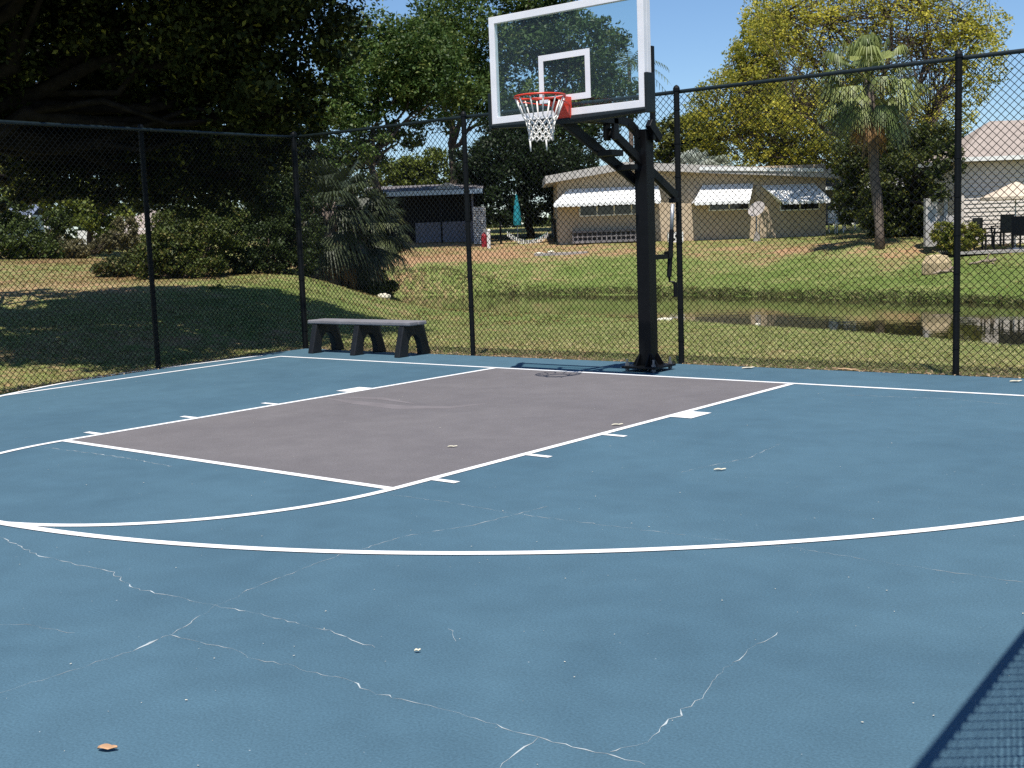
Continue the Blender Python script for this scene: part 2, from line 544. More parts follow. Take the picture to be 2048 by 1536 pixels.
# ------------------------------------------------------------------ court
M_COURT = bpy.data.materials.new("blue_court_paint")
M_KEY = bpy.data.materials.new("grey_key_paint")
for M, base, dark in ((M_COURT, (.065, .129, .174), (.055, .112, .154)), (M_KEY, (.150, .139, .142), (.134, .124, .128))):
    M.use_nodes = True
    t = M.node_tree
    b = t.nodes["Principled BSDF"]
    b.inputs["Roughness"].default_value = .72
    b.inputs["Specular IOR Level"].default_value = .25
    tc = t.nodes.new("ShaderNodeTexCoord")
    def N(sc, det=6, dist=0.0):
        n = t.nodes.new("ShaderNodeTexNoise"); n.inputs["Scale"].default_value = sc; n.inputs["Detail"].default_value = det
        n.inputs["Distortion"].default_value = dist
        t.links.new(tc.outputs["Object"], n.inputs["Vector"]); return n.outputs["Fac"]
    def MRr(s, a0, a1, b0, b1):
        r = t.nodes.new("ShaderNodeMapRange")
        for i, v in enumerate((a0, a1, b0, b1)): r.inputs[i + 1].default_value = v
        t.links.new(s, r.inputs[0]); return r.outputs[0]
    mx = t.nodes.new("ShaderNodeMix"); mx.data_type = 'RGBA'
    mx.inputs[6].default_value = (*dark, 1); mx.inputs[7].default_value = (*base, 1)
    t.links.new(MRr(N(.7, 9, .8), .36, .60, 0, 1), mx.inputs[0])
    m2 = t.nodes.new("ShaderNodeMix"); m2.data_type = 'RGBA'; m2.blend_type = 'MULTIPLY'; m2.inputs[0].default_value = 1
    t.links.new(mx.outputs[2], m2.inputs[6]); t.links.new(MRr(N(110, 8), .32, .68, .84, 1.16), m2.inputs[7])
    m3 = t.nodes.new("ShaderNodeMix"); m3.data_type = 'RGBA'; m3.blend_type = 'MULTIPLY'; m3.inputs[0].default_value = 1
    t.links.new(m2.outputs[2], m3.inputs[6]); t.links.new(MRr(N(4.5, 9),   .3, .7, .94, 1.06), m3.inputs[7])
    m4 = t.nodes.new("ShaderNodeMix"); m4.data_type = 'RGBA'
    t.links.new(MRr(N(38, 2), .775, .80, 0, .55), m4.inputs[0])          # tiny pale chips of paint and grit
    t.links.new(m3.outputs[2], m4.inputs[6]); m4.inputs[7].default_value = (.55, .58, .58, 1)
    t.links.new(m4.outputs[2], b.inputs["Base Color"])
    bp = t.nodes.new("ShaderNodeBump"); bp.inputs["Strength"].default_value = .35; bp.inputs["Distance"].default_value = .004
    t.links.new(N(160, 3), bp.inputs["Height"]); t.links.new(bp.outputs[0], b.inputs["Normal"])
M_LINE = mat("white_line_paint", (.80, .80, .80), .6, .3, noise=.05, nscale=5, noise2=.04, n2scale=40, bump=.2, bscale=90)
M_CRACK = mat("pale_crack_filler", (.36, .40, .41), .9, .1, noise=.35, nscale=9)
M_SCUFF = mat("scuffed_grey_paint", (.165, .15, .155), .8, .2, noise=.1, nscale=5)
M_SLAB = mat("slab_edge_concrete", (.30, .28, .27), .9, .1, noise=.2, nscale=6)
WEST = [gp(612, 697), gp(390, 725), gp(195, 756), gp(60, 778), gp(0, 790)]
wd = WEST[-1] - WEST[1]
WEST.append(WEST[-1] + wd * 3.2)
outline = [(6.9, 1.16), (3.5, 1.13), (0, 1.08), (-3, .98)] + [(p[0], p[1]) for p in WEST] + [(6.9, -13.6)]
mb = MB()
mb.prism(outline, 2, -.07, 0.0)
o = mb.build("court", M_COURT)
tag(o, kind='structure')
HW, FT = 1.825, 5.348
mb = MB()
mb.add([(-HW, 0, .0018), (-HW, -FT, .0018), (HW, -FT, .0018), (HW, 0, .0018)], [(0, 1, 2, 3)])
tag(mb.build("key_paint", M_KEY), kind='structure')
mb = MB()
def strip(pts, wdt, z=.0033):
    P = [np.array(p[:2], float) for p in pts]
    V = []
    for i, p in enumerate(P):
        d = P[min(i + 1, len(P) - 1)] - P[max(i - 1, 0)]
        d = d / np.linalg.norm(d)
        s = np.array([-d[1], d[0]])
        ww = wdt[i] if isinstance(wdt, (list, tuple, np.ndarray)) else wdt
        V += [(*(p + s * ww / 2), z), (*(p - s * ww / 2), z)]
    mb.add(V, [(2 * i, 2 * i + 1, 2 * i + 3, 2 * i + 2) for i in range(len(P) - 1)])
LW = .061
c0, c1 = gp(562, 713), gp(60, 784)
sdr = (c1 - c0) / np.linalg.norm(c1 - c0)
strip([(c0[0] - .02, c0[1]), (-HW, 0), (HW, 0), (6.6, -.02)], LW)
strip([(c0[0], c0[1] + .02), (c0 + sdr * 4.05)[:2], (c0 + sdr * 4.6 + np.array([.12, 0, 0]))[:2], (c0 + sdr * 11 + np.array([.6, 0, 0]))[:2]], LW, .0036)
strip([(-HW, -.02), (-HW, -FT - .026)], LW, .0039)
strip([(HW, -.02), (HW, -FT - .026)], LW, .0039)
strip([(-HW - .026, -FT), (HW + .026, -FT)], LW, .0042)
ths = np.linspace(math.pi, 2 * math.pi, 61)
strip([(HW * math.cos(q), -FT + HW * math.sin(q)) for q in ths], LW, .0045)
RAD, ACY = 6.03, -1.09
a0 = math.asin((ACY) / RAD)
ths = np.linspace(math.pi + .18, 2 * math.pi - .18, 121)
strip([(-RAD * math.cos(.18) - .0, -.03)] + [(RAD * math.cos(q), ACY + RAD * math.sin(q)) for q in ths] + [(RAD * math.cos(.18), -.03)], LW, .0048)
SC = .93 * .3048
for sgn in (-1, 1):
    for (d0, d1, wdt) in ((6.95, 7.95, .2), (11.1, 11.28, .2), (14.15, 14.33, .2), (17.45, 17.63, .2)):
        y0, y1 = -d0 * SC, -d1 * SC
        if d0 > 16: y0, y1 = -4.99, -5.045
        elif d0 > 13: y0, y1 = -4.055, -4.11
        elif d0 > 10: y0, y1 = -3.15, -3.205
        else: y0, y1 = -1.93, -2.25
        xa, xb = sgn * (HW + .02), sgn * (HW + .02 + wdt)
        mb.add([(xa, y0, .0042), (xb, y0, .0042), (xb, y1, .0042), (xa, y1, .0042)], [(0, 1, 2, 3)])
tag(mb.build("line_markings", M_LINE), kind='structure')

# cracks in the paint
mb = MB()
CRK = [
 ([(0, 1075), (75, 1110), (150, 1128), (225, 1145), (250, 1165), (275, 1178), (345, 1193), (390, 1204), (430, 1212), (520, 1228), (600, 1248), (660, 1262), (710, 1280), (750, 1296)], .0075),
 ([(0, 1385), (100, 1355), (215, 1318), (245, 1308)], .004),
 ([(245, 1308), (262, 1303), (290, 1290), (318, 1278)], .017),
 ([(318, 1278), (345, 1268), (410, 1225), (430, 1212), (480, 1190), (520, 1170), (620, 1133), (680, 1110), (735, 1095), (800, 1075)], .0045),
 ([(800, 1075), (870, 1062), (950, 1050), (1020, 1032), (1095, 1013)], .006),
 ([(345, 1270), (400, 1285), (450, 1293), (500, 1315), (530, 1323), (590, 1333), (640, 1350), (690, 1358), (740, 1383), (790, 1396), (860, 1412), (920, 1425), (970, 1445), (1030, 1462), (1075, 1475), (1130, 1489), (1210, 1508), (1290, 1530)], .0065),
 ([(1075, 1475), (1050, 1497), (1020, 1515), (1000, 1536)], .008),
 ([(1222, 1507), (1240, 1497), (1290, 1485), (1320, 1465), (1325, 1447), (1360, 1432), (1365, 1420), (1405, 1397), (1435, 1350)], .0085),
 ([(1435, 1350), (1500, 1300), (1555, 1265)], .0045),
 ([(780, 990), (900, 1005), (1010, 1025), (1130, 1040), (1300, 1062), (1450, 1080), (1600, 1098), (1800, 1130), (2048, 1165)], .0045),
 ([(90, 895), (190, 907), (280, 921), (345, 933)], .012),
 ([(0, 1250), (50, 1250), (150, 1266)], .004),
 ([(1360, 945), (1430, 930), (1500, 915), (1560, 888)], .006),
 ([(1690, 790), (1900, 798), (2048, 812)], .008),
 ([(900, 1258), (905, 1268), (912, 1283)], .006),
]
for pts, wd_ in CRK:
    W3 = [gp(*p) for p in pts]
    P, Ws = [], []
    for i in range(len(W3) - 1):
        L = np.linalg.norm(W3[i + 1] - W3[i])
        k = max(2, int(L / .032))
        for j in range(k):
            p = W3[i] + (W3[i + 1] - W3[i]) * j / k
            P.append(p[:2] + (rng.random(2) - .5) * .020)
            Ws.append(0.0004 if rng.random() < .12 else wd_ * .6 * (.15 + 1.6 * rng.random() ** 2))
    P.append(W3[-1][:2]); Ws.append(.001)
    Ws[0] = .001
    strip(P, Ws, .0011)
tag(mb.build("court_cracks", M_CRACK), kind='structure')
mb = MB()
strip([gp(652, 797), gp(720, 806), gp(800, 815), gp(900, 815), gp(980, 807)], [.02, .16, .2, .14, .01], .0024)
strip([gp(655, 795), gp(760, 797), gp(830, 808)], [.01, .12, .02], .0027)
tag(mb.build("scuff_marks", M_SCUFF), kind='structure')

# ------------------------------------------------------------------ chain-link fences
def chain_fence(label, A, B, H, post_at, corner_at=(), ext=0.0, z0=0.0, slope=0.0, r=.0049, half=.0375, hh_=.0375):
    A, B = np.array(A, float), np.array(B, float)
    L = np.linalg.norm(B - A)
    d = (B - A) / L
    nrm = np.array([-d[1], d[0]])
    root = thing("chain_link_fence", label, "fence", (A[0], A[1], z0), 0)
    org = np.array([A[0], A[1], z0])
    nw = int(L / half)
    top = H - .02 + ext
    nk = int(top / hh_)
    zz = .03 + np.arange(nk + 1) * (top - .03) / nk
    ang = np.array([math.pi / 2, math.pi * 7 / 6, math.pi * 11 / 6])
    i = np.arange(nw)[:, None]
    k = np.arange(nk + 1)[None, :]
    s = i * half + half * ((i + k) % 2) + .0 * k
    off = np.where((i + k) % 2 == 0, .0022, -.0022) * np.where(i % 2 == 0, 1, 1)
    zz2 = zz[None, :] * (1 - slope * s / H)
    sag = (rng.random(s.shape) - .5) * .004
    base = np.stack([A[0] + d[0] * s + nrm[0] * (off + sag), A[1] + d[1] * s + nrm[1] * (off + sag), zz2 + z0], -1)
    V = np.zeros((nw, nk + 1, 3, 3))
    for q in range(3):
        V[:, :, q, :] = base
        V[:, :, q, 0] += r * (math.cos(ang[q]) * d[0] + math.sin(ang[q]) * nrm[0])
        V[:, :, q, 1] += r * (math.cos(ang[q]) * d[1] + math.sin(ang[q]) * nrm[1])
    ii, kk = np.meshgrid(np.arange(nw), np.arange(nk), indexing='ij')
    b0 = (ii * (nk + 1) + kk) * 3
    Fs = []
    for q in range(3):
        q2 = (q + 1) % 3
        Fs.append(np.stack([b0 + q, b0 + q2, b0 + 3 + q2, b0 + 3 + q], -1).reshape(-1, 4))
    np_mesh("chain_link_mesh", V.reshape(-1, 3), np.concatenate(Fs), M_VINYL, root, origin=org, smooth=True)
    mbr = MB()
    pts = [(*(A + d * q), H - slope * q + z0) for q in np.linspace(-.02, L + .02, 14)]
    pts = [(p[0], p[1], p[2] + (rng.random() - .5) * .006) for p in pts]
    mbr.tube(pts, .0215, 10)
    mbr.build("top_rail", M_RAIL, root, origin=org, smooth=True)
    mbr = MB()
    mbr.tube([(*(A + d * q - nrm * .006), -.01 + z0) for q in (0, L)], .003, 6)
    mbr.build("tension_wire", M_VINYL, root, origin=org)
    H0 = H
    for sp in post_at:
        H = H0 - slope * sp
        cor = sp in corner_at
        r0 = .042 if cor else .032
        p = A + d * sp + nrm * (.0 if cor else -.038)
        mp = MB()
        hh = H + (.05 if cor else .035)
        mp.tube([(p[0], p[1], z0 - .1), (p[0], p[1], z0 + H - .01), (p[0], p[1], z0 + hh - .02)], r0, 12)
        mp.tube([(p[0], p[1], z0 + hh - .03), (p[0], p[1], z0 + hh), (p[0], p[1], z0 + hh + .022), (p[0], p[1], z0 + hh + .035)], [r0 * 1.18, r0 * 1.15, r0 * .8, r0 * .2], 12)
        for q in np.linspace(.25, H - .2, 8):
            mp.tube([(p[0], p[1], z0 + q), (p[0], p[1], z0 + q + .018)], r0 * 1.12, 12)
        mp.build("corner_post" if cor else "line_post", M_VINYL, root, origin=org, smooth=False, bevel=0)
    return root

HF = 2.97
PC = (-6.21, .99)
n3 = [0.0, 3.14, 6.15, 9.15, 12.2]
chain_fence("black chain-link fence behind the basketball hoop and bench, between court and pond", PC, (5.63, 1.30), HF, [3.14, 6.15, 9.15], ())
wdir = np.array([-5.89 + 6.21, -1.66 - .99]); wl = np.linalg.norm(wdir); wdir = wdir / wl
wB = np.array(PC) + wdir * 11.5
chain_fence("black chain-link fence along the left sideline, in front of the shaded lawn", PC, wB, HF, [0.0, wl, wl * 2 + .02, wl * 3 + .02, 11.5], (0.0,), slope=.014)
chain_fence("black chain-link fence right of the court, throwing its mesh shadow on the paint", (6.235, -8.10), (5.63, 1.30), 2.25, [0.0, 2.6, 5.2, 7.8], (), ext=.10, r=.0042, half=.036, hh_=.068)

# ------------------------------------------------------------------ basketball hoop
PX, PY = -.05, .42
hp = thing("basketball_hoop", "black pole basketball hoop with glass backboard, orange rim and white net", "basketball hoop", (PX, PY, 0))
def L(x, y, z):       # court coordinates -> local
    return (x - PX, y - PY, z)
mb = MB(); mb.box((0, 0, .05), (.42, .42, .022))
bp_ = mb.build("base_plate", M_BLACK, hp, bevel=.004)
for sx in (-1, 1):
    for sy in (-1, 1):
        m2 = MB(); m2.tube([(sx * .165, sy * .165, .0), (sx * .165, sy * .165, .135)], .013, 8)
        m2.tube([(sx * .165, sy * .165, .062), (sx * .165, sy * .165, .085)], .025, 6)
        m2.tube([(sx * .165, sy * .165, .012), (sx * .165, sy * .165, .034)], .025, 6)
        m2.build("anchor_bolt", M_BOLT, bp_)
for a in range(4):
    c, s_ = math.cos(a * math.pi / 2), math.sin(a * math.pi / 2)
    for off in (-.06, .06):
        m2 = MB()
        V = []
        for tth in (-.006, .006):
            for (rr_, zz_) in ((.074, .064), (.16, .064), (.074, .19)):
                lx, ly = rr_, off + tth
                V.append((lx * c - ly * s_, lx * s_ + ly * c, zz_))
        m2.add(V, [(0, 1, 2), (5, 4, 3), (0, 3, 4, 1), (1, 4, 5, 2), (2, 5, 3, 0)])
        m2.build("gusset", M_BLACK, bp_)
mb = MB(); mb.box((0, 0, 1.29), (.15, .15, 2.46))
mb.box((0, 0, 2.523), (.156, .156, .012))
mb.build("pole", M_BLACK, hp, bevel=.012)
# lower arms (both sides of the pole)
for sx in (-1, 1):
    mb = MB(); x = -.108 if sx < 0 else 0.0
    if sx < 0: mb.bar((x, -1.27, 2.575), (x, .16, 1.935), .045, .105)
    else: mb.bar((x, -.60, 2.485), (x, .62, 1.845), .05, .095)
    mb.tube([(x - .03, 0, 2.0), (x + .03, 0, 2.0)], .028, 10)
    mb.build("lower_arm", M_BLACK, hp, bevel=.008)
for x in (0.0,):
    mb = MB()
    P = [(x, -.62, 2.595), (x, -.46, 2.605), (x, -.30, 2.59), (x, -.17, 2.53), (x, -.09, 2.45), (x, -.06, 2.36)]
    for i in range(len(P) - 1):
        mb.bar(P[i], P[i + 1], .04, .085)
    mb.tube([(x - .03, .0, 2.45), (x + .03, .0, 2.45)], .026, 10)
    mb.build("upper_arm", M_BLACK, hp)
mb = MB(); mb.box((0, -.32, 2.135), (.17, .12, .055)); mb.build("cross_brace", M_BLACK, hp, bevel=.005)
mb = MB(); mb.box((0, -.62, 2.27), (.17, .22, .06)); mb.build("cross_brace", M_BLACK, hp, bevel=.005)
mb = MB(); mb.box((0, .58, 1.80), (.10, .06, .05)); mb.build("cross_brace", M_BLACK, hp, bevel=.005)
for sx in (-1, 1):
    mb = MB(); x = sx * .05
    mb.box((x, -.60, 2.52), (.04, .085, .24))
    mb.bar((x, -1.2, 2.585), (x, -.56, 2.585), .04, .06)
    mb.build("mounting_bracket", M_BLACK, hp, bevel=.004)
mb = MB(); mb.bar((.105, .02, 2.42), (.105, .02, 3.37), .045, .05, up=(0, 1, 0))
mb.bar((.105, -.06, 2.59), (.105, .14, 2.43), .06, .09); mb.build("upright_bar", M_BLACK, hp, bevel=.004)
# height crank behind the pole
mb = MB(); mb.tube([(.03, .50, 1.76), (.03, .47, 1.48)], .021, 10); ac = mb.build("height_actuator", M_STEEL, hp, smooth=True)
mb = MB(); mb.tube([(.03, .47, 1.48), (.03, .40, .98)], .027, 10); mb.box((.03, .40, 1.22), (.06, .09, .07)); mb.build("actuator_sleeve", M_BLACK, ac, smooth=False)
mb = MB(); mb.box((.03, .24, 1.2), (.05, .33, .05)); mb.build("actuator_bracket", M_BLACK, ac)
mb = MB()
mb.tube([(.03, .40, .99), (.03, .41, .93), (.07, .43, .92), (.09, .43, .80)], .014, 8)
mb.tube([(.09, .43, .92), (.09, .43, .76)], .024, 10)
mb.build("crank_handle", M_BLACK, ac)
# backboard
M_GLASS = bpy.data.materials.new("tempered_glass")
M_GLASS.use_nodes = True
t = M_GLASS.node_tree
b = t.nodes["Principled BSDF"]
t.nodes.remove(b)
gl = t.nodes.new("ShaderNodeBsdfGlossy"); gl.inputs["Roughness"].default_value = .01
gl.inputs["Color"].default_value = (1, 1, 1, 1)
tr = t.nodes.new("ShaderNodeBsdfTransparent"); tr.inputs["Color"].default_value = (.90, .95, .94, 1)
fr = t.nodes.new("ShaderNodeFresnel"); fr.inputs["IOR"].default_value = 1.36
mxs = t.nodes.new("ShaderNodeMixShader")
geo = t.nodes.new("ShaderNodeNewGeometry")
inv = t.nodes.new("ShaderNodeMath"); inv.operation = 'SUBTRACT'; inv.inputs[0].default_value = 1.0
t.links.new(geo.outputs["Backfacing"], inv.inputs[1])
frm = t.nodes.new("ShaderNodeMath"); frm.operation = 'MULTIPLY'
t.links.new(fr.outputs[0], frm.inputs[0]); t.links.new(inv.outputs[0], frm.inputs[1])
t.links.new(frm.outputs[0], mxs.inputs[0]); t.links.new(tr.outputs[0], mxs.inputs[1]); t.links.new(gl.outputs[0], mxs.inputs[2])
df = t.nodes.new("ShaderNodeBsdfDiffuse"); df.inputs["Color"].default_value = (.6, .66, .66, 1)   # dusty film
mxd = t.nodes.new("ShaderNodeMixShader"); mxd.inputs[0].default_value = .010
t.links.new(mxs.outputs[0], mxd.inputs[1]); t.links.new(df.outputs[0], mxd.inputs[2])
t.links.new(mxd.outputs[0], t.nodes["Material Output"].inputs[0])
BX, BY, BZ0 = -.115, -.85, 2.605
BWD, BHT = 1.83, 1.05
mb = MB(); mb.box(L(BX, BY, BZ0 + BHT / 2), (BWD - .1, .012, BHT - .1))
bb = mb.build("backboard", M_GLASS, hp)
mb = MB()
fw = .068
for zc in (BZ0 + fw / 2, BZ0 + BHT - fw / 2):
    mb.box(L(BX, BY + .012, zc), (BWD - 2 * fw, .055, fw))
for xc in (BX - BWD / 2 + fw / 2, BX + BWD / 2 - fw / 2):
    mb.box(L(xc, BY + .012, BZ0 + BHT / 2), (fw, .055, BHT))
for xc, sx in ((BX - BWD / 2 + .006, -1), (BX + BWD / 2 - .006, 1)):
    mb.box(L(xc, BY + .07, BZ0 + BHT / 2), (.012, .06, BHT))
mb.build("backboard_frame", M_WHITE, bb, bevel=.003)
mb = MB()
q = .057
zq0 = BZ0 + .145
for zc in (zq0 + q / 2, zq0 + .457 - q / 2):
    mb.box(L(BX, BY - .0085, zc), (.61 - 2 * q, .004, q))
for xc in (BX - .305 + q / 2, BX + .305 - q / 2):
    mb.box(L(xc, BY - .0085, zq0 + .2285), (q, .004, .457))
mb.build("target_square", M_WHITE, bb)
# padding wrapped round the lower edge
mb = MB()
n_ = 24
prof = []
for i in range(n_):
    tt = i / (n_ - 1)
    x = BX + (tt - .5) * (BWD + .03)
    dz = .035 + .035 * math.sin(math.pi * tt)
    prof.append((x, dz))
for i in range(n_ - 1):
    (xa, da), (xb, db) = prof[i], prof[i + 1]
    V = []
    for x, dz in ((xa, da), (xb, db)):
        for (yy, z_) in ((BY - .02, BZ0 + .004), (BY - .035, BZ0 - dz * .5), (BY - .02, BZ0 - dz), (BY + .09, BZ0 - dz), (BY + .105, BZ0 - dz * .5), (BY + .09, BZ0 + .004)):
            V.append(L(x, yy, z_))
    F = [(k, (k + 1) % 6, 6 + (k + 1) % 6, 6 + k) for k in range(6)]
    if i == 0: F.append((5, 4, 3, 2, 1, 0))
    if i == n_ - 2: F.append((6, 7, 8, 9, 10, 11))
    mb.add(V, F)
for sx in (-1, 1):
    xc = BX + sx * (BWD / 2 + .018)
    mb.box(L(xc, BY + .035, BZ0 + .13), (.036, .13, .36))
mb.build("edge_padding", M_PAD, bb, bevel=.006)
# rim
RX, RY, RZ = BX, BY - .40, 2.768
mb = MB(); mb.ring(L(RX, RY, RZ), .236, .0095, 40, 8)
mb.ring(L(RX, RY + .02, RZ - .038), .215, .006, 24, 6, math.pi * 1.08, math.pi * 1.92)
for sx in (-1, 1):
    mb.tube([L(RX + sx * .208, RY - .03, RZ - .038), L(RX + sx * .15, RY + .2, RZ - .05), L(RX + sx * .07, RY + .38, RZ - .07)], .006, 6)
for a in range(12):
    q = 2 * math.pi * (a + .5) / 12
    c = (RX + .236 * math.cos(q), RY + .236 * math.sin(q), RZ - .016)
    mb.ring(L(*c), .009, .0028, 8, 5)
rim = mb.build("rim", M_ORANGE, hp, smooth=True)
mb = MB()
for sx in (-1, 1):
    x = RX + sx * .074
    V = []
    for tth in (-.004, .004):
        for (yy, zz_) in ((BY - .012, RZ + .012), (BY - .16, RZ + .012), (BY - .16, RZ - .03), (BY - .012, RZ - .21)):
            V.append(L(x + tth, yy, zz_))
    mb.add(V, [(0, 1, 2, 3), (7, 6, 5, 4), (0, 4, 5, 1), (1, 5, 6, 2), (2, 6, 7, 3), (3, 7, 4, 0)])
mb.box(L(RX, BY - .0135, RZ - .10), (.158, .008, .225))
mb.box(L(RX, BY - .088, RZ + .008), (.15, .14, .008))
V = [L(RX - .074, BY - .16, RZ - .03), L(RX + .074, BY - .16, RZ - .03), L(RX + .074, BY - .02, RZ - .19), L(RX - .074, BY - .02, RZ - .19)]
mb.add(V, [(0, 1, 2, 3)])
mb.build("rim_bracket", M_ORANGE, rim)
mb = MB()
rows = [(.234, -.02, 12, .0), (.165, -.185, 12, .0), (.138, -.235, 12, .5), (.124, -.285, 12, 0.), (.116, -.33, 12, .5), (.113, -.372, 12, 0.), (.115, -.41, 12, .5)]
def npt(k, j):
    R_, z_, n0, o_ = rows[k]
    q = 2 * math.pi * (j + .5 + o_) / 12 + .09 * k * 0
    jr = .006 if k > 1 else 0
    return np.array([RX + R_ * math.cos(q), RY + R_ * math.sin(q), RZ + z_])
for j in range(12):
    p0, p1 = npt(0, j), npt(1, j)
    mid = (p0 + p1) / 2
    mid[:2] = (mid[:2] - [RX, RY]) * .985 + [RX, RY]
    mb.tube([L(*p0), L(*mid), L(*p1)], [.0075, .0085, .006], 6)
for k in range(1, len(rows) - 1):
    for j in range(12):
        if rows[k + 1][3] > rows[k][3]:
            tg = (j, j - 1)
        else:
            tg = (j, j + 1)
        for g in tg:
            a_, b_ = npt(k, j), npt(k + 1, g)
            mid = (a_ + b_) / 2 + (rng.random(3) - .5) * .008
            mb.tube([L(*a_), L(*mid), L(*b_)], .0058, 5)
for j in (7, 10):
    p = npt(len(rows) - 1, j)
    mb.tube([L(*p), L(p[0] + .004, p[1], p[2] - .05), L(p[0] + .006, p[1], p[2] - .10)], [.008, .0085, .006], 6)
mb.build("net", M_NET, rim, smooth=True)

# ------------------------------------------------------------------ bench
bz = .45
bench = thing("park_bench", "backless grey plank bench with three black A-shaped legs by the fence corner", "bench", (-4.75, .80, 0))
mb = MB()
mb.box((.13 - .02, -.2, bz - .028), (1.93, .155, .05)); mb.box((.13 - .02, -.03, bz - .028), (1.93, .155, .05)); 
mb.build("seat", M_BENCHTOP, bench, bevel=.012)
leg = [(-.27, .0), (-.20, .0), (-.10, 0.0)]
poly = [(-.30, 0), (-.155, 0)] + [(-.155 + .155 * (1 - math.cos(a)) , .27 * math.sin(a)) for a in np.linspace(.15, math.pi / 2, 6)]
arch = [(.125 * math.cos(a), .27 * math.sin(a) ** .8) for a in np.linspace(0, math.pi, 13)]
poly = [(.30, 0), (.19, .395), (-.19, .395), (-.30, 0)] + [(-p[0], p[1]) for p in arch]
for lx in (-.72, .10, .92):
    mb = MB()
    mb.prism([(p[0] - .08 + .0, p[1]) for p in poly], 0, lx - .048, lx + .048)
    mb.build("leg", M_BLACKP, bench, bevel=.012)

# ------------------------------------------------------------------ foliage builders
def leaves_np(centers, size, aspect, cols, up=.35, n3=None):
    n = len(centers)
    nrm = rng.normal(size=(n, 3)); nrm[:, 2] = np.abs(nrm[:, 2]) + up
    nrm /= np.linalg.norm(nrm, axis=1, keepdims=True)
    d = rng.normal(size=(n, 3)); d[:, 2] -= .25
    d -= nrm * (d * nrm).sum(1, keepdims=True)
    d /= np.linalg.norm(d, axis=1, keepdims=True) + 1e-9
    s = np.cross(nrm, d)
    sz = size * (.6 + .8 * rng.random((n, 1)))
    a = centers - d * sz * .5
    b_ = centers + s * sz * aspect * .5 + nrm * sz * .06
    c = centers + d * sz * .5 - nrm * sz * .08
    e = centers - s * sz * aspect * .5 + nrm * sz * .06
    V = np.stack([a, b_, c, e], 1).reshape(-1, 3)
    F = np.arange(4 * n).reshape(n, 4)
    return V, F, np.repeat(cols, 4, axis=0)

def crown_points(clumps, n, subr=.22, nsub=60, shell=.55, loose=.12):
    """clumps: (center, (rx,ry,rz)) in world axes; returns points and a per-sub-clump random"""
    vol = np.array([r[0] * r[1] * r[2] for c, r in clumps]) ** .75
    vol = vol / vol.sum()
    pts, tags = [], []
    for (c, r), v in zip(clumps, vol):
        m_ = max(30, int(n * v))
        k = max(8, int(nsub * (v * len(clumps)) ** .7))
        u = rng.normal(size=(k, 3)); u /= np.linalg.norm(u, axis=1, keepdims=True)
        rr = np.where(rng.random(k) < shell, .78 + .28 * rng.random(k), rng.random(k) ** .5)
        sc = np.array(c) + u * rr[:, None] * np.array(r)
        sz = subr * (.55 + .9 * rng.random(k)) * np.mean(r)
        pick = rng.choice(k, m_, p=sz ** 2 / (sz ** 2).sum())
        g = rng.normal(size=(m_, 3))
        g = g / np.linalg.norm(g, axis=1, keepdims=True) * rng.random((m_, 1)) ** .45
        pp = sc[pick] + g * sz[pick][:, None] * np.array([1.1, 1.1, .75])
        lo_ = rng.random(m_) < loose
        u2 = rng.normal(size=(m_, 3)); u2 /= np.linalg.norm(u2, axis=1, keepdims=True)
        free = np.array(c) + u2 * (rng.random((m_, 1)) ** .4 * 1.12) * np.array(r)
        pts.append(np.where(lo_[:, None], free, pp))
        tags.append(rng.random(k)[pick])
    return np.concatenate(pts), np.concatenate(tags)

def leaf_cols(tags, c0, c1, c2=None, p2=0.0):
    n = len(tags)
    f = np.clip(tags * .75 + rng.random(n) * .45 - .1, 0, 1)[:, None]
    c = np.array(c0) * (1 - f) + np.array(c1) * f
    if c2 is not None:
        msk = (rng.random(n) < p2 * (.3 + 1.4 * (tags > .5)))[:, None]
        c = np.where(msk, np.array(c2), c)
    return c * (.8 + .4 * rng.random((n, 1)))

def branch(mb, p0, p1, r0, r1, seg=6, wig=.06, n=7):
    p0, p1 = np.array(p0, float), np.array(p1, float)
    Lr = np.linalg.norm(p1 - p0)
    P, R_ = [], []
    for i in range(seg + 1):
        f = i / seg
        q = p0 + (p1 - p0) * f
        if 0 < i < seg:
            q = q + rng.normal(size=3) * wig * Lr * .5
        P.append(q); R_.append(r0 + (r1 - r0) * f)
    mb.tube(P, R_, n)
    return P

def tree(name, label, cat, base, trunk_top, r0, clumps, n, lsize, c0, c1, c2=None, p2=0.0, aspect=.55, group=None, barkm=None, nsub=60, subr=.22, limbs=True, shell=.55, twigs=0, sink=.15, leafm=None, loose=.12):
    base = np.array(base, float)
    root = thing(name, label, cat, base, 0, group)
    mb = MB()
    b0 = base + np.array([0, 0, -sink])
    tp = np.array(trunk_top, float)
    branch(mb, b0, tp, r0, r0 * .62, 6, .035, 10)
    pts, tg = crown_points(clumps, n, subr, nsub, shell, loose)
    if limbs:
        for c, r in clumps:
            c = np.array(c)
            P = branch(mb, tp, c, r0 * .5, r0 * .13, 6, .07, 7)
            for j in range(3):
                u = rng.normal(size=3); u[2] = abs(u[2]) * .6; u /= np.linalg.norm(u)
                branch(mb, P[2 + j], c + u * np.array(r) * .85, r0 * .2, r0 * .04, 4, .08, 5)
        for j in range(twigs):
            q = pts[rng.integers(len(pts))]
            c = np.array(clumps[rng.integers(len(clumps))][0])
            branch(mb, c, q, r0 * .1, r0 * .02, 4, .1, 4)
    mb.build("trunk", barkm or M_BARK, root, origin=base, smooth=True)
    V, F, C = leaves_np(pts, lsize, aspect, leaf_cols(tg, c0, c1, c2, p2))
    np_mesh("crown", V, F, leafm or M_LEAF, root, cols=C, origin=base)
    return root

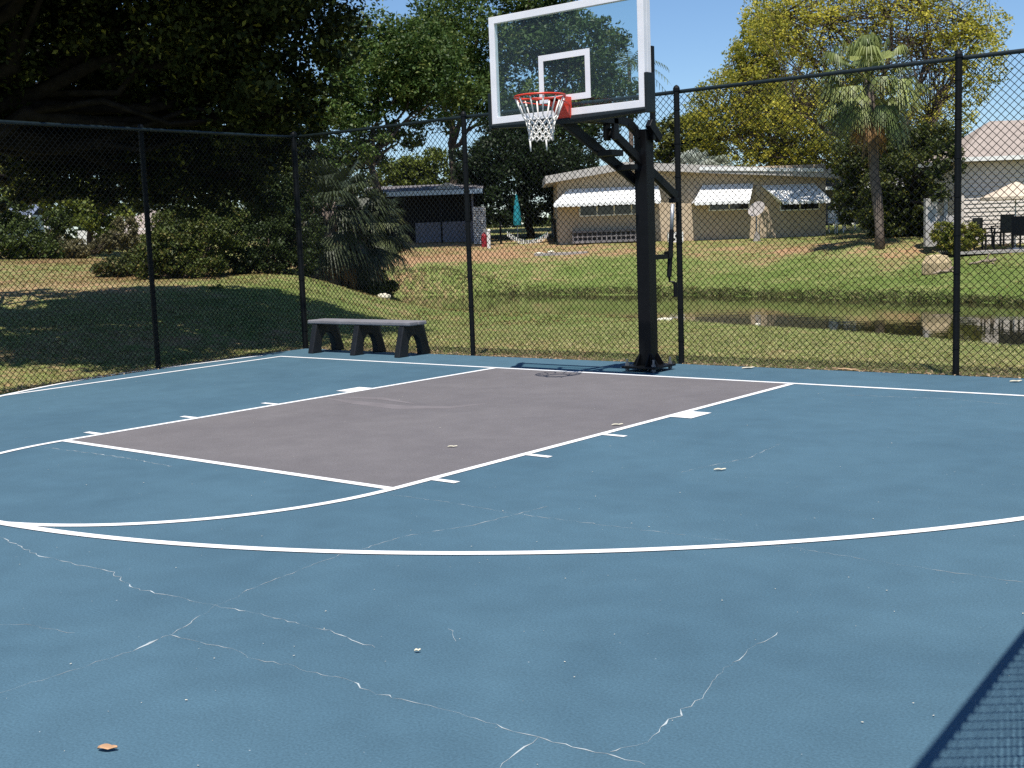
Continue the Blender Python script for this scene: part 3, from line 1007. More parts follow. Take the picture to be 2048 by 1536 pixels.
def cl(px, py, D, rx, rd, rz):
    """crown clump centred on a surveyed point; rx sideways, rd in depth, rz in height (metres) -> world ellipsoid"""
    p = at(px, py, D)
    # world axes radii from the bearing-aligned ones
    wx = math.hypot(rx * RH[0], rd * FH[0]); wy = math.hypot(rx * RH[1], rd * FH[1])
    return (p, (wx, wy, rz))

def gbase(px, py, D):
    p = at(px, py, D)
    p[2] = gz(p[0], p[1])
    return p

# ---- the big dark oak overhanging the left fence
OAKD, OAKL = (.010, .017, .005), (.034, .046, .012)  # leaf colours kept near-black to hold the crown's shade
b0 = gbase(-210, 700, 18.0)
cls = [cl(60, 60, 19, 1.9, 1.8, .9), cl(360, 20, 18.5, 1.7, 1.9, 1.3), cl(530, 60, 18.5, 1.0, 1.6, 1.3), cl(250, 190, 20.5, 1.6, 1.2, .7), cl(480, 190, 19.5, 1.1, 1.2, .8),
       cl(-120, 60, 18, 1.6, 2, 1.2), cl(120, -250, 17.3, 2.5, 2.0, 1.2), cl(430, -250, 17.6, 2.1, 2.0, 1.3), cl(-200, -250, 17.0, 2.3, 2.0, 1.4), cl(280, -285, 15.3, 1.9, 1.2, 1.0), cl(-60, -340, 13.2, 1.8, 1.1, 1.0), cl(120, -300, 14.3, 2.3, 1.3, 1.1), cl(430, -235, 16.4, 1.9, 1.4, 1.2), cl(-220, -320, 13.8, 2.0, 1.4, 1.1),
       cl(560, -100, 19.5, 1.0, 2.0, 1.3), cl(330, 300, 21.5, 1.1, .9, .7), cl(120, 320, 22, 1.0, .9, .7), cl(500, 290, 21, .8, .8, .5), cl(20, 290, 21, .8, .8, .5), cl(600, 215, 19.5, .35, .6, .35), cl(160, 130, 21.5, 1.6, .8, .8), cl(420, 110, 21.5, 1.8, .8, 1.0), cl(250, 260, 22.5, 1.6, .7, .6), cl(560, 250, 21.5, .8, .7, .5), cl(100, 300, 22, 1.2, .8, .9), cl(250, 335, 22.5, 1.2, .8, .8), cl(400, 350, 23, 1.3, .8, .8), cl(540, 330, 23, 1.2, .8, .9), cl(-10, 360, 23, 1.0, .6, .6)]
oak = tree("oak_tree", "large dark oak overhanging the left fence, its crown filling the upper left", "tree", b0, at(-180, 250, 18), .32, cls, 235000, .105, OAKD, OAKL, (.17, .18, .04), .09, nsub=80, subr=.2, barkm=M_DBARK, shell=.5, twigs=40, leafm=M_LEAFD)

# ---- tall green oaks behind the left house
GD, GL_ = (.030, .062, .014), (.085, .135, .030)
tree("oak_tree", "green oak left of the backboard with bare leaning trunk before the dark porch", "tree", gbase(777, 488, 46.5), at(742, 330, 46.5), .2,
     [cl(760, 130, 48, 2.3, 2.4, 1.9), cl(700, 230, 47, 1.5, 1.8, 1.2), cl(830, 105, 49, 1.9, 2.2, 1.3), cl(870, 180, 48, 1.7, 2, 1.6), cl(725, 300, 46.5, 1.2, 1.4, .8), cl(660, 330, 46, .9, 1.0, .7), cl(800, 270, 48, .7, 1.2, .6)],
     34000, .17, GD, GL_, (.16, .19, .05), .1, nsub=75, subr=.23)
tree("oak_tree", "tall green oak behind the left end of the glass backboard", "tree", gbase(905, 470, 60), at(903, 300, 60), .27,
     [cl(960, 60, 60, 3.0, 3, 2.6), cl(910, 170, 60, 2.4, 2.6, 1.8), cl(1010, 210, 59, 2.0, 2.2, 1.6), cl(880, 90, 60, 1.6, 2, 1.5), cl(1040, -30, 61, 2.4, 2.6, 1.6)],
     30000, .2, GD, (.09, .135, .03), (.15, .18, .045), .1, nsub=70, subr=.24)
tree("oak_tree", "green oak seen mostly through the glass of the backboard", "tree", gbase(1165, 475, 62), at(1150, 330, 62), .28,
     [cl(1130, 130, 62, 3.2, 3, 2.6), cl(1200, 200, 61, 2.0, 2.2, 1.9), cl(1120, 260, 60, 2.4, 2.4, 1.5), cl(1190, 85, 62, 1.5, 1.8, 1.4), cl(1090, 60, 62, 2.2, 2.2, 1.6)],
     30000, .2, (.026, .055, .014), (.07, .115, .03), (.13, .15, .04), .07, nsub=70, subr=.24)
tree("shade_tree", "low dark spreading tree left of the white-awninged house, over the hammock", "tree", gbase(1060, 480, 54), at(1050, 380, 54), .2,
     [cl(1020, 330, 54, 2.0, 1.8, 1.5), cl(1080, 390, 54, 1.1, 1.4, 1.3), cl(1000, 410, 53, .9, 1.2, .9), cl(960, 330, 55, 1.2, 1.4, 1.2), cl(1090, 320, 53, .9, 1.2, 1.0), cl(1140, 330, 56, 1.6, 1.2, .9), cl(1040, 260, 55, 1.6, 1.4, 1.0)],
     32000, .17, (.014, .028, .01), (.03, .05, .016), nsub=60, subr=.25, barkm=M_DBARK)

# ---- yellowing trees on the right
YD, YL = (.085, .10, .018), (.23, .21, .028)
tree("golden_tree", "large yellow-green tree behind the cabbage palm, bare twigs at its top", "tree", gbase(1842, 478, 45), at(1810, 330, 45.5), .26,
     [cl(1650, 40, 47, 2.4, 2.2, 1.6), cl(1850, 20, 47, 2.6, 2.4, 1.9), cl(1930, 130, 46, 1.3, 1.8, 1.6), cl(1690, 180, 47, 1.8, 2, 1.5), cl(1860, 240, 46, 1.7, 1.6, 1.2), cl(1560, 30, 48, 1.4, 1.6, 1.5), cl(1970, 60, 47, .9, 1.2, .9), cl(1750, -90, 48, 3, 2.4, 1.2), cl(1590, 225, 46.3, 1.3, 1.0, .8)],
     44000, .115, (.17, .19, .035), (.48, .45, .06), (.62, .54, .08), .3, nsub=200, subr=.125, twigs=300, shell=.45, leafm=M_LEAFG, loose=.28)
tree("golden_tree", "yellow-green spreading tree rising behind the low house with white awnings", "tree", gbase(1570, 470, 60), at(1560, 330, 60), .3,
     [cl(1480, 210, 60, 2.6, 2.4, 1.8), cl(1580, 240, 59, 2.6, 2.4, 1.8), cl(1500, 130, 61, 1.2, 1.6, 1.4), cl(1420, 260, 59, 1.4, 1.6, 1.2), cl(1540, 110, 61, 2.0, 2.0, 1.9), cl(1640, 300, 58, 2.0, 1.8, 1.0), cl(1530, 40, 62, 1.1, 1.4, 1.3), cl(1500, 310, 58.5, 1.5, 1.4, .8), cl(1590, 330, 58, 1.3, 1.2, .7), cl(1690, 345, 57.5, 1.0, 1.0, .7)],
     50000, .145, (.12, .145, .028), (.37, .36, .05), (.52, .45, .06), .22, nsub=170, subr=.14, twigs=200, shell=.5, leafm=M_LEAFG, loose=.22)
tree("understory_tree", "dense dark green low tree behind the palm trunk, shading the patio", "tree", gbase(1835, 482, 43), at(1820, 400, 43), .16,
     [cl(1810, 370, 43, 1.5, 1.3, 1.2), cl(1850, 300, 44, 1.3, 1.3, .9), cl(1770, 430, 43, .9, 1.0, .8), cl(1850, 430, 42.5, .8, .9, 1.0), cl(1720, 320, 45, 1.0, 1.2, .8), cl(1800, 450, 42.8, 1.1, .9, .7), cl(1700, 400, 45, .6, .8, .9), cl(1870, 370, 43, .8, .9, .8), cl(1885, 300, 43.5, .8, .8, .9), cl(1890, 400, 41, .55, .6, .6), cl(1780, 290, 45, 1.2, 1.0, .8), cl(1888, 320, 36.9, .62, .4, .85), cl(1880, 388, 36.9, .42, .35, .3)],
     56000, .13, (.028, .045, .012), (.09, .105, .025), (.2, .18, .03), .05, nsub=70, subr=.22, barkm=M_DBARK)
tree("background_tree", "yellow-green rounded tree behind the house, right of the hoop pole", "tree", gbase(1370, 470, 68), at(1370, 380, 68), .22,
     [cl(1370, 290, 68, 2.2, 2, 1.5), cl(1330, 330, 68, 1.2, 1.4, .9)], 9000, .24, (.06, .085, .02), (.17, .17, .03), nsub=50, subr=.24)
tree("background_tree", "pale green tree over the grey roof of the left house", "tree", gbase(860, 470, 72), at(860, 400, 72), .2,
     [cl(850, 345, 72, 2.3, 1.8, 1.3), cl(780, 365, 71, 1.5, 1.5, 1.0), cl(930, 370, 72, 1.2, 1.2, .9)], 11000, .24, (.075, .105, .02), (.18, .21, .04), nsub=50, subr=.24)
tree("background_tree", "green tree filling the gap between dark oak and left house", "tree", gbase(600, 470, 56), at(600, 400, 56), .2,
     [cl(600, 230, 56, 2.0, 2, 1.7), cl(640, 330, 55, 1.7, 1.6, 1.5), cl(540, 330, 57, 2.0, 1.8, 1.6), cl(680, 120, 58, 1.6, 1.6, 1.6)], 16000, .2, (.035, .06, .014), (.11, .14, .03), nsub=60, subr=.22)
tree("background_tree", "sunlit yellow-green tree beyond the left fence, above the white post", "tree", gbase(180, 500, 46), at(180, 430, 46), .16,
     [cl(150, 400, 46, 1.4, 1.2, 1.0), cl(220, 430, 45, 1.2, 1.1, .8), cl(40, 360, 47, 1.5, 1.4, 1.1)], 13000, .17, (.06, .09, .018), (.19, .21, .035), nsub=50, subr=.23)
tree("background_tree", "dark leafy tree standing behind the two lawn bushes at left", "tree", gbase(420, 545, 34), at(400, 420, 34), .15,
     [cl(400, 340, 34, 1.6, 1.4, 1.2), cl(300, 350, 35, 1.3, 1.2, 1.0), cl(510, 380, 34, 1.2, 1.2, 1.1), cl(450, 270, 35, 1.4, 1.2, 1.0)], 26000, .12, (.02, .034, .01), (.06, .08, .02), nsub=70, subr=.22, barkm=M_DBARK)
tree("background_tree", "tall dark trees' edge seen through the oak at upper left", "tree", gbase(60, 500, 60), at(60, 400, 60), .25,
     [cl(0, 300, 60, 3.0, 2, 2.2), cl(170, 260, 62, 2.8, 2, 2.4), cl(-150, 200, 60, 3, 2, 3), cl(330, 220, 64, 3.0, 2, 2.4), cl(460, 130, 66, 2.6, 2, 2.6)], 20000, .24, (.025, .045, .012), (.08, .10, .024), nsub=70, subr=.24)

# ---- far wood closing the horizon
n = 42000
px_ = -500 + 3200 * rng.random(n); D_ = 84 + 14 * rng.random(n)
prof_ = 3.6 + 1.3 * np.sin(px_ * .011) + .9 * np.sin(px_ * .031 + 1) + .6 * np.sin(px_ * .083 + 2) + (px_ < 700) * 1.2
lat_ = (px_ - 1024) / FOC * D_
P_ = np.zeros((n, 3)); P_[:, :2] = CAM[:2] + np.outer(D_, FH[:2]) + np.outer(lat_, RH[:2])
P_[:, 2] = .6 + prof_ * rng.random(n) ** .8
V, F, C = leaves_np(P_, .42, .6, leaf_cols(.5 + .5 * np.sin(px_ * .05 + D_), (.02, .036, .012), (.07, .09, .028)))
tag(np_mesh("far_wood", V, F, M_LEAF, cols=C), "dark wood closing the horizon behind the houses", "wood", kind='stuff')

# ---- bushes on the left mound
def bush(name, label, cat, base, clumps, n, ls, c0, c1, c2=None, p2=0., aspect=.5, group=None, nsub=45, subr=.24):
    base = np.array(base, float)
    root = thing(name, label, cat, base, 0, group)
    mb = MB()
    for c, r in clumps:
        for j in range(3 if len(clumps) > 1 else 1):
            u = rng.normal(size=3) * .4
            branch(mb, base + np.array([u[0] * .2, u[1] * .2, -.1]), np.array(c) + u * np.array(r), .025, .008, 4, .06, 5)
    mb.build("stem", M_BARK, root, origin=base)
    pts, tg = crown_points(clumps, n, subr, nsub, .55)
    pts = pts[pts[:, 2] > base[2] - .05]; tg = tg[:len(pts)]
    V, F, C = leaves_np(pts, ls, aspect, leaf_cols(tg, c0, c1, c2, p2))
    np_mesh("foliage", V, F, M_LEAF, root, cols=C, origin=base)
    return root
bush("lawn_bush", "broad sunlit bush on the mound, right of the second left fence post", "bush", gbase(360, 560, 27.5), [cl(340, 505, 27.5, .75, .7, .5), cl(420, 480, 28, .8, .7, .5), cl(300, 530, 27, .5, .5, .35), cl(400, 530, 27.5, .7, .5, .3), cl(350, 460, 28.5, .7, .6, .5), cl(440, 440, 29, .7, .6, .5)], 26000, .085, (.04, .065, .015), (.13, .155, .035), (.2, .17, .05), .08)
bush("lawn_bush", "dark green bush beside the corner fence post on the mound", "bush", gbase(540, 552, 29), [cl(520, 500, 29, .8, .7, .6), cl(590, 470, 29.5, .7, .7, .7), cl(480, 530, 28.6, .6, .5, .35), cl(590, 530, 29, .6, .5, .4), cl(540, 435, 30, .8, .6, .6), cl(590, 400, 30.5, .6, .6, .6)], 26000, .085, (.018, .032, .010), (.06, .085, .022))
bush("lawn_bush", "small trailing bush at the left foot of the mulch bed", "bush", gbase(240, 550, 28.5), [cl(230, 535, 28.5, .55, .4, .25), cl(280, 520, 29, .4, .4, .25)], 6000, .075, (.035, .055, .015), (.11, .12, .035), (.2, .15, .06), .1)
bush("lawn_bush", "leafy green bush at the far left edge beyond the fence", "bush", gbase(40, 525, 37), [cl(30, 480, 37, .9, .7, .6), cl(90, 500, 37, .6, .6, .4), cl(-60, 470, 37, .9, .7, .7), cl(20, 430, 38, .8, .6, .5), cl(110, 455, 38.5, .5, .5, .5)], 18000, .11, (.03, .055, .014), (.10, .13, .03))
bush("lawn_bush", "tan scrubby bush before the pink-roofed house at left", "bush", gbase(150, 520, 41), [cl(140, 500, 41, .8, .6, .35), cl(210, 490, 42, .5, .5, .3), cl(110, 480, 42, .4, .5, .35), cl(250, 470, 42, .5, .5, .6)], 11000, .1, (.09, .09, .04), (.21, .18, .09))
bush("lawn_bush", "low dark shrub on stones at the left tip of the pond", "bush", gbase(760, 585, 33.5), [cl(745, 578, 33.5, .4, .35, .2), cl(775, 575, 34, .35, .3, .2)], 4500, .075, (.03, .05, .014), (.10, .13, .03))
bush("lawn_bush", "dark rounded shrub mass behind the fan palms at the pond tip", "bush", gbase(700, 560, 36), [cl(650, 460, 36, .9, .7, 1.0), cl(720, 430, 37, 1.0, .7, 1.1), cl(700, 520, 36, 1.1, .7, .6), cl(755, 480, 37, .6, .6, .8)], 22000, .11, (.014, .024, .008), (.05, .065, .02))
bush("patio_shrub", "small yellow-green shrub beside the right fence post, before the siding house", "bush", gbase(1905, 497, 36.3), [cl(1890, 470, 36.3, .42, .4, .4), cl(1940, 470, 36.3, .36, .36, .38), cl(1915, 490, 36, .5, .4, .22)], 7000, .12, (.08, .11, .02), (.27, .27, .05), (.34, .28, .05), .15, aspect=.3)
bush("sprig_plant", "small light green weed clump on the mound slope near the corner post", "plant", gbase(435, 590, 25), [cl(432, 582, 25, .22, .2, .12)], 700, .09, (.09, .13, .03), (.18, .24, .06), aspect=.22)

# ---- palms
def fan_frond(P, Q, petiole, R_, nseg=22, droop=.35, spread=2.4, col=(.1, .13, .06), wdt=.045):
    """petiole from P along direction Q, then a fan of leaflets; returns V,F,C lists"""
    Q = np.array(Q, float); Q /= np.linalg.norm(Q)
    up = np.array([0, 0, 1.])
    s = np.cross(Q, up)
    if np.linalg.norm(s) < .1: s = np.array([1., 0, 0])
    s /= np.linalg.norm(s)
    nrm = np.cross(s, Q)
    tip = P + Q * petiole + np.array([0, 0, -droop * petiole * .25])
    V, F, C = [], [], []
    def quad(a, b_, c, d, cc):
        o = len(V); V.extend([a, b_, c, d]); F.append((o, o + 1, o + 2, o + 3)); C.extend([cc] * 4)
    pc = np.array(col) * .9
    quad(P - s * .02, P + s * .02, tip + s * .012, tip - s * .012, pc)
    for i in range(nseg):
        f = (i + .5) / nseg - .5
        an = f * spread
        d = Q * math.cos(an) + s * math.sin(an) + nrm * (.10 * abs(f)) 
        d /= np.linalg.norm(d)
        side = np.cross(d, nrm); side /= np.linalg.norm(side)
        rr = R_ * (1 - .35 * (2 * abs(f)) ** 2) * (.88 + .24 * rng.random())
        m_ = tip + d * rr * .55 + np.array([0, 0, -droop * rr * .12])
        e_ = tip + d * rr * (.93 - .1 * droop) + np.array([0, 0, -droop * rr * (.75 + .5 * rng.random())])
        cc = np.array(col) * (.75 + .5 * rng.random())
        w_ = wdt * (.8 + .4 * rng.random())
        quad(tip - side * .006, tip + side * .006, m_ + side * w_ * .5, m_ - side * w_ * .5, cc)
        quad(m_ - side * w_ * .5, m_ + side * w_ * .5, e_ + side * .004, e_ - side * .004, cc)
    return V, F, C

def palm(name, label, base, head, r0, nfr, petiole, R_, c0, c1, dead=6, lo=-.7, hi=1.3, group=None, nseg=22, droop=.45, wdt=.05, boots=True):
    base, head = np.array(base, float), np.array(head, float)
    root = thing(name, label, "palm tree", base, 0, group)
    mb = MB()
    n_ = 9
    P = [base + (head - base) * i / n_ + (rng.normal(size=3) * [.02, .02, 0] if 0 < i < n_ else 0) for i in range(n_ + 1)]
    P[0] = P[0] - np.array([0, 0, .15])
    mb.tube(P, [r0 * 1.12] + [r0 * (1 + .06 * rng.normal()) for _ in range(n_ - 1)] + [r0 * 1.2], 10)
    if boots:
        for j in range(26):
            f = .72 + .28 * rng.random()
            q = base + (head - base) * f
            a_ = rng.random() * 6.28
            d = np.array([math.cos(a_), math.sin(a_), 1.4])
            mb.bar(q + d * r0 * .55, q + d * r0 * 1.05, .05, .02)
    mb.build("trunk", M_PBARK, root, origin=base, smooth=True)
    V, F, C = [], [], []
    for i in range(nfr + dead):
        az = i * 2.39996 + rng.normal() * .2
        f = (i + .5) / nfr
        el = hi - (hi - lo) * min(f, 1.15) ** .85 + rng.normal() * .1
        isdead = i >= nfr
        if isdead: el = -1.25 + .15 * rng.random()
        d = (math.cos(az) * math.cos(el), math.sin(az) * math.cos(el), math.sin(el))
        k = rng.random()
        col = np.array(c0) * (1 - k) + np.array(c1) * k
        if isdead: col = np.array((.30, .17, .07)) * (.7 + .6 * rng.random())
        v, f_, c = fan_frond(head + np.array([0, 0, .1]), d, petiole * (.75 + .5 * rng.random()), R_ * (.8 + .35 * rng.random()) * (.7 if isdead else 1), nseg, droop * (1.4 if isdead else 1), 2.6, col, wdt)
        o = len(V); V += v; F += [[o + q for q in ff] for ff in f_]; C += c
    np_mesh("crown", np.array(V), np.array(F), M_FROND, root, cols=np.array(C), origin=base)
    return root
palm("cabbage_palm", "tall cabbage palm with shaggy fan crown on the far lawn", gbase(1760, 490, 38.5), at(1737, 170, 38.3), .155, 64, 1.15, .9, (.10, .135, .042), (.28, .31, .10), dead=4, lo=-.95, hi=1.5, nseg=24, droop=.7, wdt=.046)
palm("silver_palm", "pale silver fan palm behind the roof, right of the hoop pole", gbase(1385, 478, 57), at(1385, 345, 57), .16, 26, .55, 1.15, (.30, .34, .29), (.42, .44, .38), dead=1, lo=-.2, hi=1.4, boots=False)
palm("silver_palm", "smaller grey-green fan palm just right of the silver palm behind the roof", gbase(1432, 478, 58), at(1432, 345, 58), .15, 20, .45, .9, (.24, .28, .22), (.36, .38, .30), dead=1, lo=-.2, hi=1.4, boots=False)
palm("bushy_palm", "bushy dark fan palm with dead skirt right of the corner post", gbase(665, 580, 33), at(660, 425, 33), .2, 46, 1.0, 1.05, (.018, .028, .011), (.055, .07, .028), dead=12, lo=-1.1, hi=1.35)
palm("bushy_palm", "shorter dark fan palm leaning over the pond tip", gbase(715, 585, 34), at(722, 470, 34), .18, 42, .9, .95, (.018, .027, .011), (.06, .07, .028), dead=14, lo=-1.2, hi=1.3)
palm("bushy_palm", "low fan palm beside the left house's dark porch", gbase(752, 560, 37), at(752, 450, 37), .16, 26, .6, .75, (.045, .06, .024), (.12, .13, .05), dead=6, lo=-1.0, hi=1.3)

# feather palm seen through the glass
base = gbase(1262, 470, 70); head = at(1258, 128, 70)
fp = thing("feather_palm", "tall feather-leaved palm behind the right side of the backboard glass", "palm tree", base)
mb = MB(); mb.tube([base - [0, 0, .2], base + (head - base) * .5 + [.1, 0, 0], head], [.18, .14, .11], 8); mb.build("trunk", M_PBARK, fp, origin=base, smooth=True)
V, F, C = [], [], []
for i in range(17):
    az = i * 2.4 + .3; el = 1.1 - 1.3 * (i / 17)
    d = np.array([math.cos(az) * math.cos(el), math.sin(az) * math.cos(el), math.sin(el)])
    LL = 2.5
    prev = head
    for k in range(14):
        f = (k + 1) / 14
        p = head + d * LL * f + np.array([0, 0, -1.4 * f * f])
        ax = p - prev; ax = ax / np.linalg.norm(ax)
        s = np.cross(ax, [0, 0, 1.]); s /= np.linalg.norm(s) + 1e-6
        cc = np.array((.10, .13, .05)) * (.7 + .6 * rng.random())
        for sg in (-1, 1):
            e_ = p + s * sg * .5 * (1 - .5 * f) + ax * .2 + np.array([0, 0, -.22])
            o = len(V); V += [p - ax * .03, p + ax * .03, e_ + ax * .015, e_ - ax * .015]; F.append((o, o + 1, o + 2, o + 3)); C += [cc] * 4
        o = len(V); V += [prev + s * .025, prev - s * .025, p - s * .02, p + s * .02]; F.append((o, o + 1, o + 2, o + 3)); C += [cc] * 4
        prev = p
np_mesh("crown", np.array(V), np.array(F), M_FROND, fp, cols=np.array(C), origin=base)

# ------------------------------------------------------------------ houses
def house_at(name, label, px, py, D, rot=0.0, cat="house"):
    p = at(px, py, D)
    return thing(name, label, cat, p, YAW + rot), p, FOC / D
def awning(root, x0t, x1t, x0b, x1b, zt, zb, proj, y0, mname="awning", ribs=True):
    mb = MB()
    th = .03
    V = [(x0t, y0, zt), (x1t, y0, zt), (x1b, y0 - proj, zb), (x0b, y0 - proj, zb)]
    V2 = [(p[0], p[1], p[2] - th) for p in V]
    mb.add(V + V2, [(0, 1, 2, 3), (7, 6, 5, 4), (0, 4, 5, 1), (1, 5, 6, 2), (2, 6, 7, 3), (3, 7, 4, 0)])
    n_ = max(3, int((x1b - x0b) / .22))
    for i in range(n_):                                     # scalloped valance
        a_, b_ = x0b + (x1b - x0b) * i / n_, x0b + (x1b - x0b) * (i + 1) / n_
        c = (a_ + b_) / 2
        mb.prism([(a_, zb - .005), (b_, zb - .005), (b_, zb - .09), (c + (b_ - a_) * .25, zb - .13), (c - (b_ - a_) * .25, zb - .13), (a_, zb - .09)], 1, y0 - proj - .012, y0 - proj + .008)
    if ribs:
        for i in range(n_ + 1):
            f = i / n_
            a_ = np.array([x0t + (x1t - x0t) * f, y0, zt + .012]); b_ = np.array([x0b + (x1b - x0b) * f, y0 - proj, zb + .012])
            mb.bar(a_, b_, .03, .02)
    for xs, xe in ((x0t, x0b), (x1t, x1b)):                 # side cheeks
        mb.add([(xs, y0, zt - .03), (xe, y0 - proj, zb - .03), (xe, y0, zb - .03)], [(0, 1, 2)])
    return mb.build(mname, M_AWN, root)
def window(root, x0, x1, z0, z1, y, panes=1):
    mb = MB(); fw_ = .05
    mb.box(((x0 + x1) / 2, y - .02, z0 + fw_ / 2), (x1 - x0, .06, fw_)); mb.box(((x0 + x1) / 2, y - .02, z1 - fw_ / 2), (x1 - x0, .06, fw_))
    for i in range(panes + 1):
        xx = x0 + fw_ / 2 + (x1 - x0 - fw_) * i / panes
        mb.box((xx, y - .0215, (z0 + z1) / 2), (fw_, .054, z1 - z0 - 2 * fw_))
    fr_ = mb.build("window", M_WPAINT, root)
    mb = MB(); mb.box(((x0 + x1) / 2, y - .008, (z0 + z1) / 2), (x1 - x0 - .06, .02, z1 - z0 - .06)); mb.build("pane", M_WINGL, fr_)
    return fr_

# centre house : local x right along facade, y away, z up; scale u=48.4 px/m
Dc = 49.0; kc = FOC / Dc
ch, cp_, _ = house_at("awning_house", "low tan house with white awnings on the far bank, behind the hoop pole", 1118, 485, Dc)
u = lambda px: (px - 1118) / kc
W_ = u(1652)
mb = MB()
mb.box((W_ / 2, 4.0, 1.25), (W_, 8.0, 3.1))
mb.build("wall", M_TAN, ch)
mb = MB()   # low gable roof, ridge running away from the pond
xl, xr, xa = u(1094), u(1672), u(1250)
zl, zr, za = 2.70, 2.50, 3.15
th = .30
for (xa_, za_, xb_, zb_) in ((xl, zl, xa, za), (xa, za, xr, zr)):
    V = []
    for yy in (-.55, 9):
        V += [(xa_, yy, za_), (xb_, yy, zb_), (xb_, yy, zb_ - th), (xa_, yy, za_ - th)]
    mb.add(V, [(0, 1, 2, 3), (7, 6, 5, 4), (0, 4, 5, 1), (1, 5, 6, 2), (2, 6, 7, 3), (3, 7, 4, 0)])
roof = mb.build("roof", M_GRAVELROOF, ch)
mb = MB(); mb.bar((u(1397), -.58, 2.77), (u(1640), -.58, 2.53), .03, .14); mb.build("fascia_board", M_AWN, roof)
awning(ch, u(1142), u(1318), u(1108), u(1318), 2.16, 1.55, .85, -.002)
awning(ch, u(1408), u(1508), u(1384), u(1492), 2.12, 1.42, .85, -.002)
awning(ch, u(1524), u(1628), u(1556), u(1650), 2.02, 1.32, .85, -.002)
window(ch, u(1160), u(1300), 1.02, 1.55, 0, 4)
window(ch, u(1418), u(1500), 1.05, 1.45, 0, 2)
window(ch, u(1560), u(1640), .95, 1.35, 0, 2)
mb = MB(); mb.box((u(1516), -.03, 1.0), (.20, .06, 2.0)); mb.build("downpipe", M_TAN, ch)
# breeze-block planter along the foot
M_BLOCK = mat("shaded_breeze_block", (.20, .185, .19), .9, .1, noise=.2, nscale=5)  # grey lowered to put the awning's shade into the block colour
pl = thing("planter_box", "long low breeze-block planter under the left awning", "planter", at(1150, 486, 48.72), YAW)
mb = MB()
Lp = 3.4
mb.box((Lp / 2 - .1, .1, .44), (Lp, .34, .08))
mb.box((Lp / 2 - .1, .1, .03), (Lp, .32, .10))
mb.box((Lp / 2 - .1, .2, .24), (Lp - .02, .06, .4))
for i in range(18):
    x = -.1 + .02 + i * (Lp - .04) / 17
    mb.box((x, .0, .24), (.05, .10, .34))
    if i < 17: mb.box((x + (Lp - .04) / 34, -.005, .24), ((Lp - .04) / 17 - .055, .08, .05))
mb.build("block_wall", M_BLOCK, pl)
pl2 = thing("planter_box", "short white planter with dark discs painted as holes between the two white awnings", "planter", at(1337, 487, 48.3), YAW)
mb = MB(); mb.box((.3, 0.15, .23), (.62, .3, .46))
for i, (x, z) in enumerate(((.12, .33), (.32, .30), (.22, .16), (.48, .34), (.45, .15))):
    mb.cur = 1; mb.tube([(x, -.012, z), (x, .0, z)], .055, 10)  # dark discs paint the shade of holes onto the wall
mb.build("planter_wall", [M_WPAINT, M_DARK], pl2)

# left house
Dl = 52.0; kl = FOC / Dl
lh, lp_, _ = house_at("porch_house", "grey-roofed house with dark screened porch at left of the far bank", 748, 492, Dl)
v_ = lambda px: (px - 748) / kl
Wl = v_(958)
mb = MB(); mb.box((Wl / 2, 4.3, 1.12), (Wl, 6.0, 2.2)); mb.build("wall", M_DARK, lh)  # solid wall painted near-black for the shade inside the porch
mb = MB(); mb.box((v_(892), 1.0, .47), (v_(956) - v_(830), .1, .95)); mb.build("porch_panel", M_LILAC, lh)
for px in (752, 812, 884, 948):
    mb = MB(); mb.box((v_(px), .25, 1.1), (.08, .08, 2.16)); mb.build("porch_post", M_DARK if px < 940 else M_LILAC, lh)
mb = MB()
V = [(-.5, -.3, 2.30), (v_(970), -.3, 2.30), (v_(970), 3.5, 2.72), (-.5, 3.5, 2.72), (v_(970), 8, 2.3), (-.5, 8, 2.3)]
mb.add(V, [(0, 1, 2, 3), (3, 2, 4, 5)])
mb.add([(p[0], p[1], p[2] - .06) for p in V], [(3, 2, 1, 0), (5, 4, 2, 3)])
rf = mb.build("roof", M_GREYROOF, lh)
mb = MB(); mb.box((v_(970) / 2 - .25, -.32, 2.20), (v_(970) + .5, .05, .2)); mb.build("fascia", M_BLUEWHITE, rf)
mb = MB(); mb.add([(v_(868), -.1, 2.34), (v_(928), -.1, 2.34), (v_(898), -.1, 2.64), (v_(898), 3.2, 2.74), (v_(868), 2.8, 2.5), (v_(928), 2.8, 2.5)], [(0, 1, 2), (0, 2, 3, 4), (1, 5, 3, 2)]); mb.build("gable", M_GRAVELROOF, rf)
# lattice screen at its end
lt = thing("lattice_screen", "white lattice screen at the right end of the dark porch", "lattice", at(949, 487, 51.3), YAW)
mb = MB()
wl_, hl_ = .52, 1.55
for i in range(9):
    mb.box((i * wl_ / 8, 0, hl_ / 2), (.022, .02, hl_))
for i in range(22):
    mb.box((wl_ / 2, -.022, i * hl_ / 21), (wl_ + .03, .02, .022))
mb.build("lattice", M_WPAINT, lt)
mb = MB(); mb.box((wl_ / 2, .08, hl_ / 2), (wl_, .04, hl_)); mb.build("backing_panel", M_LILAC, lt)

